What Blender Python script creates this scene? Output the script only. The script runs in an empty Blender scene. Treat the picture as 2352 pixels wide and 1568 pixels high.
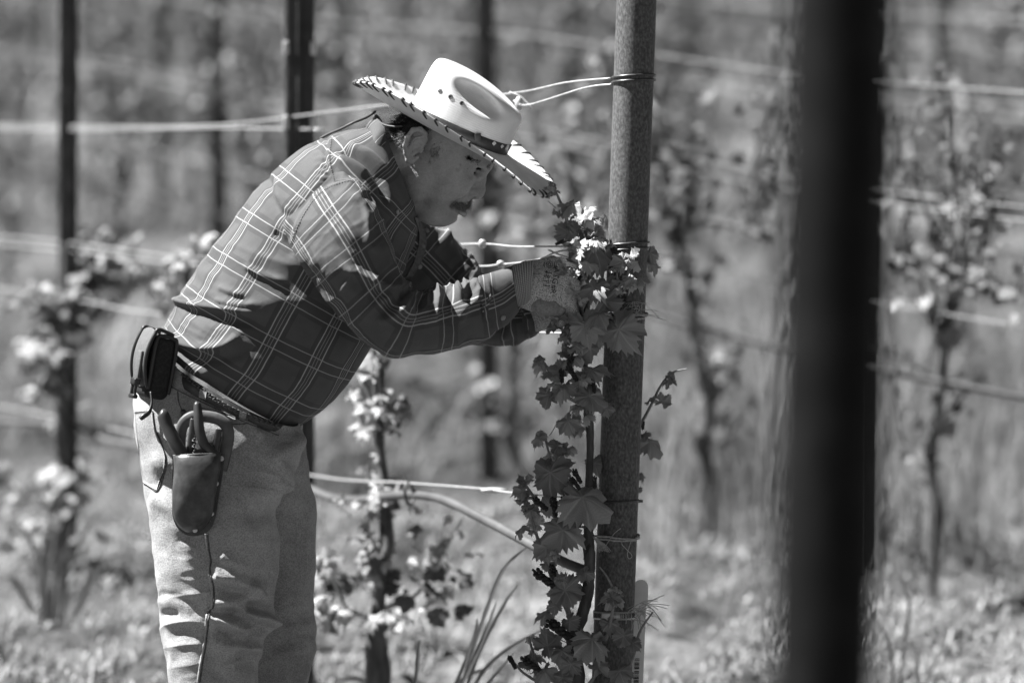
import bpy, bmesh, math, random
import numpy as np
from mathutils import Vector, Matrix, Euler
from mathutils.bvhtree import BVHTree

random.seed(7); RNG = np.random.default_rng(11)
SC = bpy.context.scene
COL = SC.collection
R = math.radians

# ------------------------------------------------------------------ camera, sky, sun, exposure
CAMZ, DIST, PXM = 1.13, 7.0, 1270.0          # eye height, subject distance, picture units per metre there
cam_d = bpy.data.cameras.new('camera'); cam = bpy.data.objects.new('camera', cam_d); COL.objects.link(cam)
cam.location = (0, 0, CAMZ)
cam.rotation_euler = (R(90) - math.atan(54 / PXM / DIST), 0, 0)
cam_d.sensor_width = 36.0; cam_d.lens = 36 * DIST / (2352 / PXM)
cam_d.clip_start = 0.1; cam_d.clip_end = 600
cam_d.dof.use_dof = True; cam_d.dof.focus_distance = 6.9; cam_d.dof.aperture_fstop = 1.85
SC.camera = cam

SUN = Vector((-0.55, 0.035, 0.835)).normalized()   # direction towards the sun
world = bpy.data.worlds.new('World'); SC.world = world; world.use_nodes = True
wn = world.node_tree; wn.nodes.clear()
sky = wn.nodes.new('ShaderNodeTexSky'); sky.sky_type = 'NISHITA'; sky.sun_disc = False
sky.sun_elevation = math.asin(SUN.z); sky.sun_rotation = math.atan2(SUN.x, SUN.y)
sky.air_density = 0.3; sky.dust_density = 0.0
bw = wn.nodes.new('ShaderNodeSeparateColor'); bg = wn.nodes.new('ShaderNodeBackground'); wo = wn.nodes.new('ShaderNodeOutputWorld')
wn.links.new(sky.outputs[0], bw.inputs[0]); wn.links.new(bw.outputs[0], bg.inputs[0]); wn.links.new(bg.outputs[0], wo.inputs[0])
bg.inputs[1].default_value = 0.05
sun_d = bpy.data.lights.new('sun', 'SUN'); sun = bpy.data.objects.new('sun', sun_d); COL.objects.link(sun)
sun_d.energy = 5.0; sun_d.angle = R(0.55); sun_d.color = (1, 1, 1)
sun.location = (-6, 2, 9); sun.rotation_euler = SUN.to_track_quat('Z', 'Y').to_euler()
SC.view_settings.view_transform = 'Standard'; SC.view_settings.look = 'None'
SC.view_settings.exposure = 1.7; SC.view_settings.gamma = 1.0; SC.view_settings.use_curve_mapping = False
SC.render.engine = 'CYCLES'
SC.cycles.use_denoising = True
SC.cycles.max_bounces = 4; SC.cycles.diffuse_bounces = 2; SC.cycles.transparent_max_bounces = 6
SC.cycles.sample_clamp_indirect = 6

# ------------------------------------------------------------------ general helpers
def W(px, py, y=0.0):
    """picture position (2352 wide) at depth 7 + y -> world point"""
    d = DIST + y
    return np.array([(px - 1176) / PXM * d / DIST, d, CAMZ - (py - 730) / PXM * d / DIST])
def WV(px, py, y):
    d = DIST + y
    return np.stack([(px - 1176) / PXM * d / DIST, d + 0 * px, CAMZ - (py - 730) / PXM * d / DIST], -1)
def PX(p):
    p = np.asarray(p); d = p[..., 1]
    return p[..., 0] * PXM * DIST / d + 1176, 730 - (p[..., 2] - CAMZ) * PXM * DIST / d

ORG = {}
def tag(o, label=None, cat=None, group=None, kind=None):
    if label: o['label'] = label
    if cat: o['category'] = cat
    if group: o['group'] = group
    if kind: o['kind'] = kind
    return o
def thing(name, loc, label, cat, group=None):
    o = bpy.data.objects.new(name, None); COL.objects.link(o); o.location = loc; o.empty_display_size = 0.1
    ORG[o.name] = np.array(loc, float)
    return tag(o, label, cat, group)
def mesh(name, verts, faces, mat=None, smooth=True, uv=None):
    me = bpy.data.meshes.new(name)
    v = np.asarray(verts, float)
    me.from_pydata(v.tolist(), [], faces if isinstance(faces, list) else faces.tolist())
    if mat: me.materials.append(mat)
    if smooth: me.polygons.foreach_set('use_smooth', np.ones(len(me.polygons), bool))
    if uv is not None:
        lay = me.uv_layers.new(name='UVMap')
        li = np.zeros(len(me.loops), int); me.loops.foreach_get('vertex_index', li)
        lay.data.foreach_set('uv', np.asarray(uv, np.float32)[li].ravel())
    me.update()
    return me
def obj(name, verts, faces, mat, parent=None, smooth=True, uv=None):
    v = np.asarray(verts, float)
    o0 = ORG.get(parent.name, np.zeros(3)) if parent else np.zeros(3)
    me = mesh(name, v - o0, faces, mat, smooth, uv)
    o = bpy.data.objects.new(name, me); COL.objects.link(o)
    if parent: o.parent = parent
    ORG[o.name] = o0
    return o
def place(name, me, M, parent):
    """an object sharing mesh data, at world matrix M, under parent"""
    o = bpy.data.objects.new(name, me); COL.objects.link(o)
    o0 = ORG.get(parent.name, np.zeros(3)) if parent else np.zeros(3)
    o.parent = parent
    o.matrix_local = Matrix.Translation(-Vector(o0)) @ M
    ORG[o.name] = o0
    return o
class MB:
    """collects shapes for ONE mesh"""
    def __init__(s): s.v = []; s.f = []; s.n = 0; s.uv = []
    def add(s, v, f, uv=None):
        v = np.asarray(v, float)
        s.v.append(v); s.f += [[i + s.n for i in q] for q in (f if isinstance(f, list) else f.tolist())]; s.n += len(v)
        s.uv.append(np.zeros((len(v), 2)) if uv is None else uv)
        return s
    def build(s, name, mat, parent=None, smooth=True):
        return obj(name, np.concatenate(s.v), s.f, mat, parent, smooth, np.concatenate(s.uv))
    def mesh(s, name, mat, smooth=True):
        return mesh(name, np.concatenate(s.v), s.f, mat, smooth, np.concatenate(s.uv))

def cr(P, n, closed=False):
    """Catmull-Rom through rows of P, n samples"""
    P = np.asarray(P, float); m = len(P)
    t = np.linspace(0, m - 1, n); i = np.minimum(t.astype(int), m - 2); f = (t - i)[:, None]
    g = lambda k: P[np.clip(k, 0, m - 1)]
    p0, p1, p2, p3 = g(i - 1), g(i), g(i + 1), g(i + 2)
    return .5 * ((2 * p1) + (-p0 + p2) * f + (2 * p0 - 5 * p1 + 4 * p2 - p3) * f ** 2 + (-p0 + 3 * p1 - 3 * p2 + p3) * f ** 3)
def gridfaces(nv, nu, wrap=False):
    i = np.arange(nv - 1)[:, None]; j = np.arange(nu if wrap else nu - 1)[None, :]; j2 = (j + 1) % nu
    return np.stack([i * nu + j, i * nu + j2, (i + 1) * nu + j2, (i + 1) * nu + j], -1).reshape(-1, 4)
def tube(path, rad, k=8, n=None, caps=True, flat=1.0, rough=0.0):
    """tube along 3-D path; rad scalar or per-point. returns verts, faces, uv"""
    P = np.asarray(path, float); rad = np.broadcast_to(np.asarray(rad, float), (len(P),))
    if n:
        Q = cr(np.column_stack([P, rad]), n); P = Q[:, :3]; rad = np.maximum(Q[:, 3], 1e-5)
    T = np.gradient(P, axis=0); T /= np.linalg.norm(T, axis=1, keepdims=True) + 1e-12
    ref = np.array([0.12, -1, .07]);
    if abs(T.mean(0) @ ref) > .9 * np.linalg.norm(T.mean(0)): ref = np.array([1., 0.1, 0])
    A = np.cross(T, ref); A /= np.linalg.norm(A, axis=1, keepdims=True) + 1e-12
    B = np.cross(T, A)
    th = np.arange(k) / k * 2 * np.pi
    rr = rad[:, None] * (1 + rough * RNG.standard_normal((len(P), k)))
    V = P[:, None] + rr[..., None] * (np.cos(th)[None, :, None] * A[:, None] + flat * np.sin(th)[None, :, None] * B[:, None])
    L = np.concatenate([[0], np.cumsum(np.linalg.norm(np.diff(P, axis=0), axis=1))])
    uv = np.stack(np.broadcast_arrays(th[None, :] / (2 * np.pi), L[:, None]), -1).reshape(-1, 2)
    F = gridfaces(len(P), k, True).tolist()
    if caps: F += [list(range(k))[::-1], [(len(P) - 1) * k + i for i in range(k)]]
    return V.reshape(-1, 3), F, uv
def pxpath(pts, y=0.0):
    """list of (px,py[,y]) -> world path"""
    return np.array([W(p[0], p[1], p[2] if len(p) > 2 else y) for p in pts])
def box(c, s, M=None):
    v = np.array([[x, y, z] for x in (-1, 1) for y in (-1, 1) for z in (-1, 1)], float) * np.asarray(s) / 2
    if M is not None: v = v @ np.array(M).T
    return v + np.asarray(c), [[0, 1, 3, 2], [4, 6, 7, 5], [0, 4, 5, 1], [2, 3, 7, 6], [0, 2, 6, 4], [1, 5, 7, 3]]
def rbox(c, s, bev, M=None, seg=3):
    bm = bmesh.new(); bmesh.ops.create_cube(bm, size=1)
    bmesh.ops.scale(bm, vec=s, verts=bm.verts)
    bmesh.ops.bevel(bm, geom=bm.edges[:] + bm.verts[:], offset=bev, segments=seg, profile=.5, affect='EDGES')
    bm.verts.index_update()
    v = np.array([x.co[:] for x in bm.verts]); f = [[x.index for x in p.verts] for p in bm.faces]; bm.free()
    if M is not None: v = v @ np.array(M).T
    return v + np.asarray(c), f
def blob(c, r, seg=8, rings=6, M=None):
    th = np.arange(seg) / seg * 2 * np.pi; ph = np.linspace(0, np.pi, rings)
    v = np.stack(np.broadcast_arrays(np.sin(ph)[:, None] * np.cos(th), np.sin(ph)[:, None] * np.sin(th), np.cos(ph)[:, None] + 0 * th), -1).reshape(-1, 3) * np.asarray(r)
    if M is not None: v = v @ np.array(M).T
    return v + np.asarray(c), gridfaces(rings, seg, True)[:, ::-1]
def hash3(i, j, k):
    n = (i * 374761393 + j * 668265263 + k * 1274126177) & 0xffffffff
    n = ((n ^ (n >> 13)) * 1274126177) & 0xffffffff
    return ((n ^ (n >> 16)) & 0xffff) / 65535.0 * 2 - 1
def vnoise(p, s):
    """value noise in [-1,1] at points p, feature size s (metres)"""
    q = np.asarray(p, float) / s + 100.5; i = np.floor(q).astype(np.int64); f = q - i; f = f * f * (3 - 2 * f)
    out = 0
    for a in (0, 1):
        for b in (0, 1):
            for c in (0, 1):
                w = (f[..., 0] if a else 1 - f[..., 0]) * (f[..., 1] if b else 1 - f[..., 1]) * (f[..., 2] if c else 1 - f[..., 2])
                out = out + w * hash3(i[..., 0] + a, i[..., 1] + b, i[..., 2] + c)
    return out
def fbm(p, s, o=3):
    return sum(vnoise(p, s / 2 ** k) / 2 ** k for k in range(o))
def smooth01(x, a, b):
    t = np.clip((x - a) / (b - a), 0, 1); return t * t * (3 - 2 * t)

# ------------------------------------------------------------------ ground height
def gz(x, y):
    y = np.asarray(y, float); x = np.asarray(x, float)
    s1 = np.maximum(y - 7.1, 0); z = .30 * np.minimum(s1, 1.0)
    z = z + .13 * np.maximum(y - 8.1, 0)
    z = z + .02 * np.maximum(y - 20, 0)
    return z * 1.0

# ------------------------------------------------------------------ implicit surfaces -> mesh (surface nets)
def snets(f, lo, hi, h):
    lo = np.asarray(lo, float); n = np.ceil((np.asarray(hi) - lo) / h).astype(int) + 1
    ax = [lo[k] + h * np.arange(n[k]) for k in range(3)]
    G = np.stack(np.meshgrid(*ax, indexing='ij'), -1).astype(np.float32)
    val = f(G)
    ins = val < 0
    c = np.zeros(tuple(n - 1), int)
    for a in (0, 1):
        for b in (0, 1):
            for d in (0, 1): c += ins[a:n[0] - 1 + a, b:n[1] - 1 + b, d:n[2] - 1 + d]
    cell = (c > 0) & (c < 8)
    idx = -np.ones(cell.shape, int); ci = np.argwhere(cell); idx[cell] = np.arange(len(ci))
    acc = np.zeros((len(ci), 3)); cnt = np.zeros(len(ci))
    cs = [(a, b, d) for a in (0, 1) for b in (0, 1) for d in (0, 1)]
    for A in cs:
        for k in range(3):
            if A[k]: continue
            B = list(A); B[k] = 1
            va = val[ci[:, 0] + A[0], ci[:, 1] + A[1], ci[:, 2] + A[2]]; vb = val[ci[:, 0] + B[0], ci[:, 1] + B[1], ci[:, 2] + B[2]]
            m = (va < 0) != (vb < 0); t = np.where(m, va / np.where(m, va - vb, 1), 0)
            p = np.tile(np.array(A, float), (len(ci), 1)); p[:, k] = t
            acc[m] += p[m]; cnt[m] += 1
    V = lo + h * (ci + acc / cnt[:, None])
    F = []
    for k in range(3):
        o = [x for x in range(3) if x != k]
        sl0 = [slice(None)] * 3; sl1 = [slice(None)] * 3; sl0[k] = slice(0, -1); sl1[k] = slice(1, None)
        e = np.argwhere(ins[tuple(sl0)] != ins[tuple(sl1)])
        e = e[(e[:, o[0]] > 0) & (e[:, o[1]] > 0) & (e[:, o[0]] < n[o[0]] - 1) & (e[:, o[1]] < n[o[1]] - 1)]
        s = ins[tuple(e.T)]
        def q(da, db):
            g = e.copy(); g[:, o[0]] -= da; g[:, o[1]] -= db; return idx[tuple(g.T)]
        quad = np.stack([q(1, 1), q(0, 1), q(0, 0), q(1, 0)], -1)
        flip = s if k != 1 else ~s
        quad[~flip] = quad[~flip][:, ::-1]
        F.append(quad)
    return V, np.concatenate(F)
def s_ell(p, c, r):
    q = (p - np.float32(c)); r = np.float32(r)
    k0 = np.sqrt(((q / r) ** 2).sum(-1)); k1 = np.sqrt(((q / (r * r)) ** 2).sum(-1)) + 1e-9
    return k0 * (k0 - 1) / k1
def s_cap(p, a, b, ra, rb=None):
    rb = ra if rb is None else rb; a = np.float32(a); b = np.float32(b)
    ba = b - a; t = np.clip(((p - a) @ ba) / (ba @ ba), 0, 1)
    return np.sqrt(((p - a - t[..., None] * ba) ** 2).sum(-1)) - (ra + (rb - ra) * t)
def s_chain(p, pts, k=2.0):
    d = None
    for A, B in zip(pts[:-1], pts[1:]):
        e = s_cap(p, A[:3], B[:3], A[3], B[3]); d = e if d is None else smin(d, e, k)
    return d
def smin(a, b, k):
    h = np.clip(.5 + .5 * (b - a) / k, 0, 1); return b + (a - b) * h - k * h * (1 - h)
def smax(a, b, k): return -smin(-a, -b, k)

def bvh_of(o):
    me = o.data; o0 = Vector(ORG[o.name])
    return BVHTree.FromPolygons([v.co + o0 for v in me.vertices], [p.vertices[:] for p in me.polygons])
EYE = Vector((0, 0, CAMZ))
def cast(bvh, px, py, off=0.0):
    """the surface point a sight line from the viewing side meets; used to fix trim to a curved surface"""
    d = (Vector(W(px, py)) - EYE).normalized()
    loc, nor, _, _ = bvh.ray_cast(EYE, d)
    if loc is None: return None, None
    if nor.dot(d) > 0: nor = -nor
    return np.array(loc + nor * off), np.array(nor)
def surf_path(bvh, pts, off, n):
    """a path through picture points laid onto a surface"""
    q = cr(np.array([p[:2] for p in pts], float), n); out = []
    for a in q:
        p, nn = cast(bvh, a[0], a[1], off)
        if p is not None: out.append(p)
    return np.array(out)
def surf_patch(bvh, poly, th, n=14, tens=0.0):
    """solid patch: polygon (picture points, >=4, given as left edge & right edge rows) fixed on a surface"""
    L, Rr = poly; L = cr(np.array(L, float), n); Rr = cr(np.array(Rr, float), n)
    top = np.zeros((n, n, 3)); bot = np.zeros((n, n, 3)); last = None
    for i in range(n):
        for j in range(n):
            q = L[i] + (Rr[i] - L[i]) * j / (n - 1)
            p, nn = cast(bvh, q[0], q[1])
            if p is None: p, nn = last
            last = (p, nn)
            top[i, j] = p + nn * th; bot[i, j] = p - nn * .002
    V = np.concatenate([top.reshape(-1, 3), bot.reshape(-1, 3)]); F = gridfaces(n, n).tolist()
    N = n * n; b = [j for j in range(n)] + [i * n + n - 1 for i in range(1, n)] + [(n - 1) * n + j for j in range(n - 2, -1, -1)] + [i * n for i in range(n - 2, 0, -1)]
    F += [[b[k], b[(k + 1) % len(b)], b[(k + 1) % len(b)] + N, b[k] + N] for k in range(len(b))]
    return V, F

# ------------------------------------------------------------------ materials
def nt(name):
    m = bpy.data.materials.new(name); m.use_nodes = True; t = m.node_tree; t.nodes.clear()
    out = t.nodes.new('ShaderNodeOutputMaterial'); b = t.nodes.new('ShaderNodeBsdfPrincipled')
    t.links.new(b.outputs[0], out.inputs[0]); return m, t, b, out
def nd(t, kind, **kw):
    n = t.nodes.new('ShaderNode' + kind)
    for k, v in kw.items(): setattr(n, k, v)
    return n
def mth(t, op, a, b=None, c=None):
    n = nd(t, 'Math', operation=op)
    for i, x in enumerate((a, b, c)):
        if x is None: continue
        if isinstance(x, (int, float)): n.inputs[i].default_value = x
        else: t.links.new(x, n.inputs[i])
    return n.outputs[0]
def noise(t, co, scale, detail=4, rough=.55, stretch=None):
    n = nd(t, 'TexNoise'); n.inputs['Scale'].default_value = scale; n.inputs['Detail'].default_value = detail; n.inputs['Roughness'].default_value = rough
    if stretch:
        mp = nd(t, 'Mapping'); mp.inputs['Scale'].default_value = stretch; t.links.new(co, mp.inputs[0]); co = mp.outputs[0]
    t.links.new(co, n.inputs['Vector']); return n.outputs[0]
def ramp(t, x, stops):
    n = nd(t, 'ValToRGB'); e = n.color_ramp.elements
    while len(e) > 1: e.remove(e[-1])
    for i, (p, v) in enumerate(stops):
        k = e[0] if i == 0 else e.new(p); k.position = p; k.color = (v, v, v, 1)
    t.links.new(x, n.inputs[0]); return n.outputs[0]
def bump(t, b, h, strength, dist):
    n = nd(t, 'Bump'); n.inputs['Strength'].default_value = strength; n.inputs['Distance'].default_value = dist
    t.links.new(h, n.inputs['Height']); t.links.new(n.outputs[0], b.inputs['Normal']); return n
def objco(t): return nd(t, 'TexCoord').outputs['Object']
def plain(name, v, rough=.6, spec=.4, lo=None, hi=None, scale=40, bs=0.0, bd=.002, bscale=None, metal=0.0, stretch=None, trans=0.0):
    """grey material with mottled tone between lo and hi and fine relief"""
    m, t, b, out = nt(name); co = objco(t)
    b.inputs['Roughness'].default_value = rough; b.inputs['Specular IOR Level'].default_value = spec; b.inputs['Metallic'].default_value = metal
    if lo is None: lo, hi = v * .75, min(v * 1.25, .95)
    nz = noise(t, co, scale, 5, .6, stretch)
    c = ramp(t, nz, [(.3, lo), (.5, v), (.7, hi)]); t.links.new(c, b.inputs['Base Color'])
    if bs: bump(t, b, noise(t, co, bscale or scale * 2, 5, .65, stretch), bs, bd)
    if trans:
        tr = nd(t, 'BsdfTranslucent'); t.links.new(c, tr.inputs[0]); mx = nd(t, 'MixShader'); mx.inputs[0].default_value = trans
        t.links.new(b.outputs[0], mx.inputs[1]); t.links.new(tr.outputs[0], mx.inputs[2]); t.links.new(mx.outputs[0], out.inputs[0])
    return m

M = {}
def ground_mat():
    m, t, b, out = nt('ground_dry_soil'); co = objco(t)
    a = ramp(t, noise(t, co, 1.3, 5, .6), [(.35, .05), (.52, .12), (.68, .24)]); f = ramp(t, noise(t, co, 14, 5, .65), [(.35, .45), (.6, 1.25)])
    t.links.new(mth(t, 'MULTIPLY', a, f), b.inputs['Base Color']); b.inputs['Roughness'].default_value = .95; b.inputs['Specular IOR Level'].default_value = .1
    bump(t, b, noise(t, co, 22, 6, .65), 1.0, .05); return m
M['ground'] = ground_mat()
M['grass'] = plain('grass_blades', .24, .5, .35, .08, .46, 1.2, trans=.3)
M['straw'] = plain('cut_straw', .36, .7, .2, .14, .6, 40)
M['steel_dark'] = plain('dark_painted_steel', .035, .5, .5, .022, .06, 30, .25, .001, 180)
M['pipe'] = plain('weathered_pipe_steel', .095, .6, .35, .04, .17, 230, .5, .0012, 260, stretch=(1, 1, .6))
M['pipe_black'] = plain('black_coated_pipe', .008, .6, .12, .006, .02, 25)
M['cloth_dark'] = plain('seam_cloth', .17, .85, .1, .12, .22, 200, .5, .001, 600)
M['wire'] = plain('galvanised_wire', .62, .38, .6, .5, .75, 60, metal=.35)
M['wire_dark'] = plain('dark_bound_wire', .09, .35, .6, .06, .13, 60, metal=.5)
M['hose'] = plain('polyethylene_hose', .1, .45, .4, .08, .13, 20)
M['twine'] = plain('jute_twine', .42, .9, .1, .3, .55, 300, .8, .001, 600)
M['bark'] = plain('vine_bark', .10, .85, .2, .05, .17, 60, .9, .004, 120, stretch=(1, 1, .25))
M['cane'] = plain('green_cane', .22, .5, .3, .15, .3, 60, .2, .001, 200)
M['bud'] = plain('flower_buds', .03, .5, .3)
M['white_plastic'] = plain('white_plastic', .78, .4, .4, .72, .84, 30)
M['black'] = plain('black_plastic', .02, .4, .5, .015, .03, 40)
M['nylon'] = plain('black_nylon', .022, .75, .3, .014, .035, 200, .5, .001, 900)
M['leather'] = plain('oiled_leather', .05, .36, .5, .028, .085, 45, .35, .0012, 150)
M['tan_leather'] = plain('tool_leather', .10, .5, .4, .07, .14, 40, .3, .001, 150)
M['metal'] = plain('bright_rivet_metal', .6, .35, .6, .5, .7, 40, metal=.35)
M['handle'] = plain('grip_rubber', .045, .38, .5, .035, .06, 30)
M['lace'] = plain('leather_lace', .06, .55, .4, .045, .085, 90)
M['band'] = plain('hat_band_leather', .03, .45, .5, .02, .045, 60)
M['hair'] = plain('dark_hair', .02, .5, .5, .012, .035, 80)
M['greyhair'] = plain('grey_hair', .34, .5, .5, .05, .7, 300)
M['whitehair'] = plain('grizzled_hair', .34, .5, .4, .08, .75, 260)
M['button'] = plain('shirt_button', .25, .3, .6)
M['thread'] = plain('seam_thread', .22, .8, .2, .15, .3, 300)
M['denim_dark'] = plain('worn_denim_edge', .10, .9, .1, .05, .2, 200, .5, .001, 900)
M['eye'] = plain('eye_white', .5, .25, .5)
M['iris'] = plain('eye_iris', .02, .15, .6)
M['ink'] = plain('printed_ink', .05, .7, .2, .035, .075, 400)
M['coat'] = plain('glove_coating', .24, .8, .2, .17, .32, 260, .4, .001, 500)

def leaf_mat(name, v, trans):
    m, t, b, out = nt(name)
    uv = nd(t, 'UVMap'); sx = nd(t, 'SeparateXYZ'); t.links.new(uv.outputs[0], sx.inputs[0]); u, w = sx.outputs[0], sx.outputs[1]
    # veins: five main ribs fanning from the stalk plus fine netting
    ang = mth(t, 'ARCTAN2', w, u); rad = mth(t, 'SQRT', mth(t, 'ADD', mth(t, 'MULTIPLY', u, u), mth(t, 'MULTIPLY', w, w)))
    d = None
    for a in (0, .95, -.95, 2.0, -2.0):
        e = mth(t, 'MULTIPLY', mth(t, 'ABSOLUTE', mth(t, 'SINE', mth(t, 'MULTIPLY', mth(t, 'SUBTRACT', ang, a), .5))), mth(t, 'ADD', rad, .02))
        d = e if d is None else mth(t, 'MINIMUM', d, e)
    sec = mth(t, 'ABSOLUTE', mth(t, 'SINE', mth(t, 'ADD', mth(t, 'MULTIPLY', rad, 30), mth(t, 'MULTIPLY', d, 60))))
    vein = mth(t, 'ADD', mth(t, 'MULTIPLY', mth(t, 'SUBTRACT', 1, mth(t, 'SMOOTH_MIN', mth(t, 'MULTIPLY', d, 45), 1, .1)), .8), mth(t, 'MULTIPLY', mth(t, 'GREATER_THAN', sec, .95), .25))
    oi = nd(t, 'ObjectInfo'); co = objco(t)
    base = mth(t, 'MULTIPLY', mth(t, 'ADD', .72, mth(t, 'MULTIPLY', oi.outputs['Random'], .6)), ramp(t, noise(t, co, 90, 4), [(.3, v * .8), (.7, v * 1.2)]))
    c = mth(t, 'ADD', base, mth(t, 'MULTIPLY', vein, v * .55))
    t.links.new(c, b.inputs['Base Color']); b.inputs['Roughness'].default_value = .42; b.inputs['Specular IOR Level'].default_value = .45
    hgt = mth(t, 'ADD', mth(t, 'MULTIPLY', noise(t, co, 160, 4), .6), mth(t, 'MULTIPLY', vein, -.5)); bump(t, b, hgt, .5, .0015)
    tr = nd(t, 'BsdfTranslucent'); t.links.new(c, tr.inputs[0]); mx = nd(t, 'MixShader'); mx.inputs[0].default_value = trans
    t.links.new(b.outputs[0], mx.inputs[1]); t.links.new(tr.outputs[0], mx.inputs[2]); t.links.new(mx.outputs[0], out.inputs[0])
    return m
M['leaf'] = leaf_mat('vine_leaf', .26, .2)
M['leaf_young_sunlit'] = leaf_mat('young_and_sunlit_leaf', .4, .25)  # paler copy for young leaves and for sunlit ones, sunlight put into colour
M['leaf_far'] = leaf_mat('row_vine_leaf', .13, .2)

def plaid_mat():
    m, t, b, out = nt('plaid_cotton')
    uv = nd(t, 'UVMap'); sx = nd(t, 'SeparateXYZ'); t.links.new(uv.outputs[0], sx.inputs[0]); co = objco(t)
    wob = mth(t, 'MULTIPLY', mth(t, 'SUBTRACT', noise(t, co, 9, 3), .5), .006)
    u = mth(t, 'ADD', sx.outputs[0], wob); v = mth(t, 'ADD', sx.outputs[1], wob)
    def line(c, off, w, per):
        d = mth(t, 'PINGPONG', mth(t, 'SUBTRACT', c, off), per / 2)
        n = nd(t, 'MapRange'); t.links.new(d, n.inputs[0]); n.inputs[1].default_value = w * .5 + .0003; n.inputs[2].default_value = w * .5 - .0004
        return n.outputs[0]
    PU, PV = .089, .083
    a = None
    for off, w, k in ((.000, .0022, .8), (.0072, .0013, .5), (.0128, .0013, .5), (.0200, .0022, .8)):
        e = mth(t, 'MULTIPLY', line(u, off, w, PU), k); a = e if a is None else mth(t, 'MAXIMUM', a, e)
    for off, w, k in ((.030, .0017, .62), (.048, .0017, .62)):
        a = mth(t, 'MAXIMUM', a, mth(t, 'MULTIPLY', line(v, off, w, PV), k))
    band = mth(t, 'MAXIMUM', mth(t, 'MULTIPLY', line(u, .010, .040, PU), .55), mth(t, 'MULTIPLY', line(v, .039, .036, PV), .45))
    base = mth(t, 'MULTIPLY', mth(t, 'SUBTRACT', .1, mth(t, 'MULTIPLY', band, .045)), mth(t, 'ADD', .8, mth(t, 'MULTIPLY', noise(t, co, 25, 4), .4)))
    c = mth(t, 'ADD', base, mth(t, 'MULTIPLY', a, .4))
    t.links.new(c, b.inputs['Base Color']); b.inputs['Roughness'].default_value = .85; b.inputs['Specular IOR Level'].default_value = .18
    b.inputs['Sheen Weight'].default_value = .05
    weave = mth(t, 'ADD', mth(t, 'SINE', mth(t, 'MULTIPLY', sx.outputs[0], 5200)), mth(t, 'SINE', mth(t, 'MULTIPLY', sx.outputs[1], 5200)))
    bump(t, b, mth(t, 'ADD', mth(t, 'MULTIPLY', weave, .06), mth(t, 'MULTIPLY', noise(t, co, 70, 4), 1.0)), .35, .004)
    return m
M['plaid'] = plaid_mat()

def denim_mat():
    m, t, b, out = nt('faded_denim'); co = objco(t)
    big = noise(t, co, 7, 4); fine = noise(t, co, 420, 3, .7); mid = noise(t, co, 60, 5, .7)
    c = mth(t, 'MULTIPLY', mth(t, 'MULTIPLY', ramp(t, big, [(.3, .33), (.7, .46)]), ramp(t, noise(t, co, 3.2, 6, .65), [(.34, .62), (.5, 1.0)])), mth(t, 'ADD', ramp(t, fine, [(.36, .5), (.64, 1.1)]), mth(t, 'MULTIPLY', mid, .3)))
    t.links.new(c, b.inputs['Base Color']); b.inputs['Roughness'].default_value = .92; b.inputs['Specular IOR Level'].default_value = .15
    bump(t, b, mth(t, 'ADD', fine, mth(t, 'MULTIPLY', mid, 1.6)), .55, .0016)
    return m
M['denim'] = denim_mat()

def skin_mat():
    m, t, b, out = nt('skin'); co = objco(t)
    c = mth(t, 'MULTIPLY', ramp(t, noise(t, co, 35, 4), [(.3, .34), (.7, .48)]), ramp(t, noise(t, co, 300, 4, .75), [(.35, .86), (.65, 1.08)]))
    t.links.new(c, b.inputs['Base Color']); b.inputs['Roughness'].default_value = .5; b.inputs['Specular IOR Level'].default_value = .45
    wr = noise(t, co, 45, 5, .65, (1, .6, 1.8)); bump(t, b, mth(t, 'ADD', wr, mth(t, 'MULTIPLY', noise(t, co, 500, 2), .2)), .6, .004)
    return m
M['skin'] = skin_mat()

def straw_mat():
    m, t, b, out = nt('woven_straw'); uv = nd(t, 'UVMap'); sx = nd(t, 'SeparateXYZ'); t.links.new(uv.outputs[0], sx.inputs[0]); co = objco(t)
    row = mth(t, 'SINE', mth(t, 'MULTIPLY', sx.outputs[1], 2850)); cross = mth(t, 'SINE', mth(t, 'MULTIPLY', sx.outputs[0], 2600))
    w = mth(t, 'ADD', mth(t, 'MULTIPLY', row, .6), mth(t, 'MULTIPLY', mth(t, 'MULTIPLY', row, cross), .5))
    c = mth(t, 'MULTIPLY', ramp(t, noise(t, co, 16, 6, .65), [(.3, .66), (.55, .8), (.7, .84)]), mth(t, 'ADD', .96, mth(t, 'MULTIPLY', w, .05)))
    t.links.new(c, b.inputs['Base Color']); b.inputs['Roughness'].default_value = .6; b.inputs['Specular IOR Level'].default_value = .3
    bump(t, b, mth(t, 'ADD', w, mth(t, 'MULTIPLY', noise(t, co, 120, 3), .7)), .16, .001)
    return m
M['straw_hat'] = straw_mat()

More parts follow.
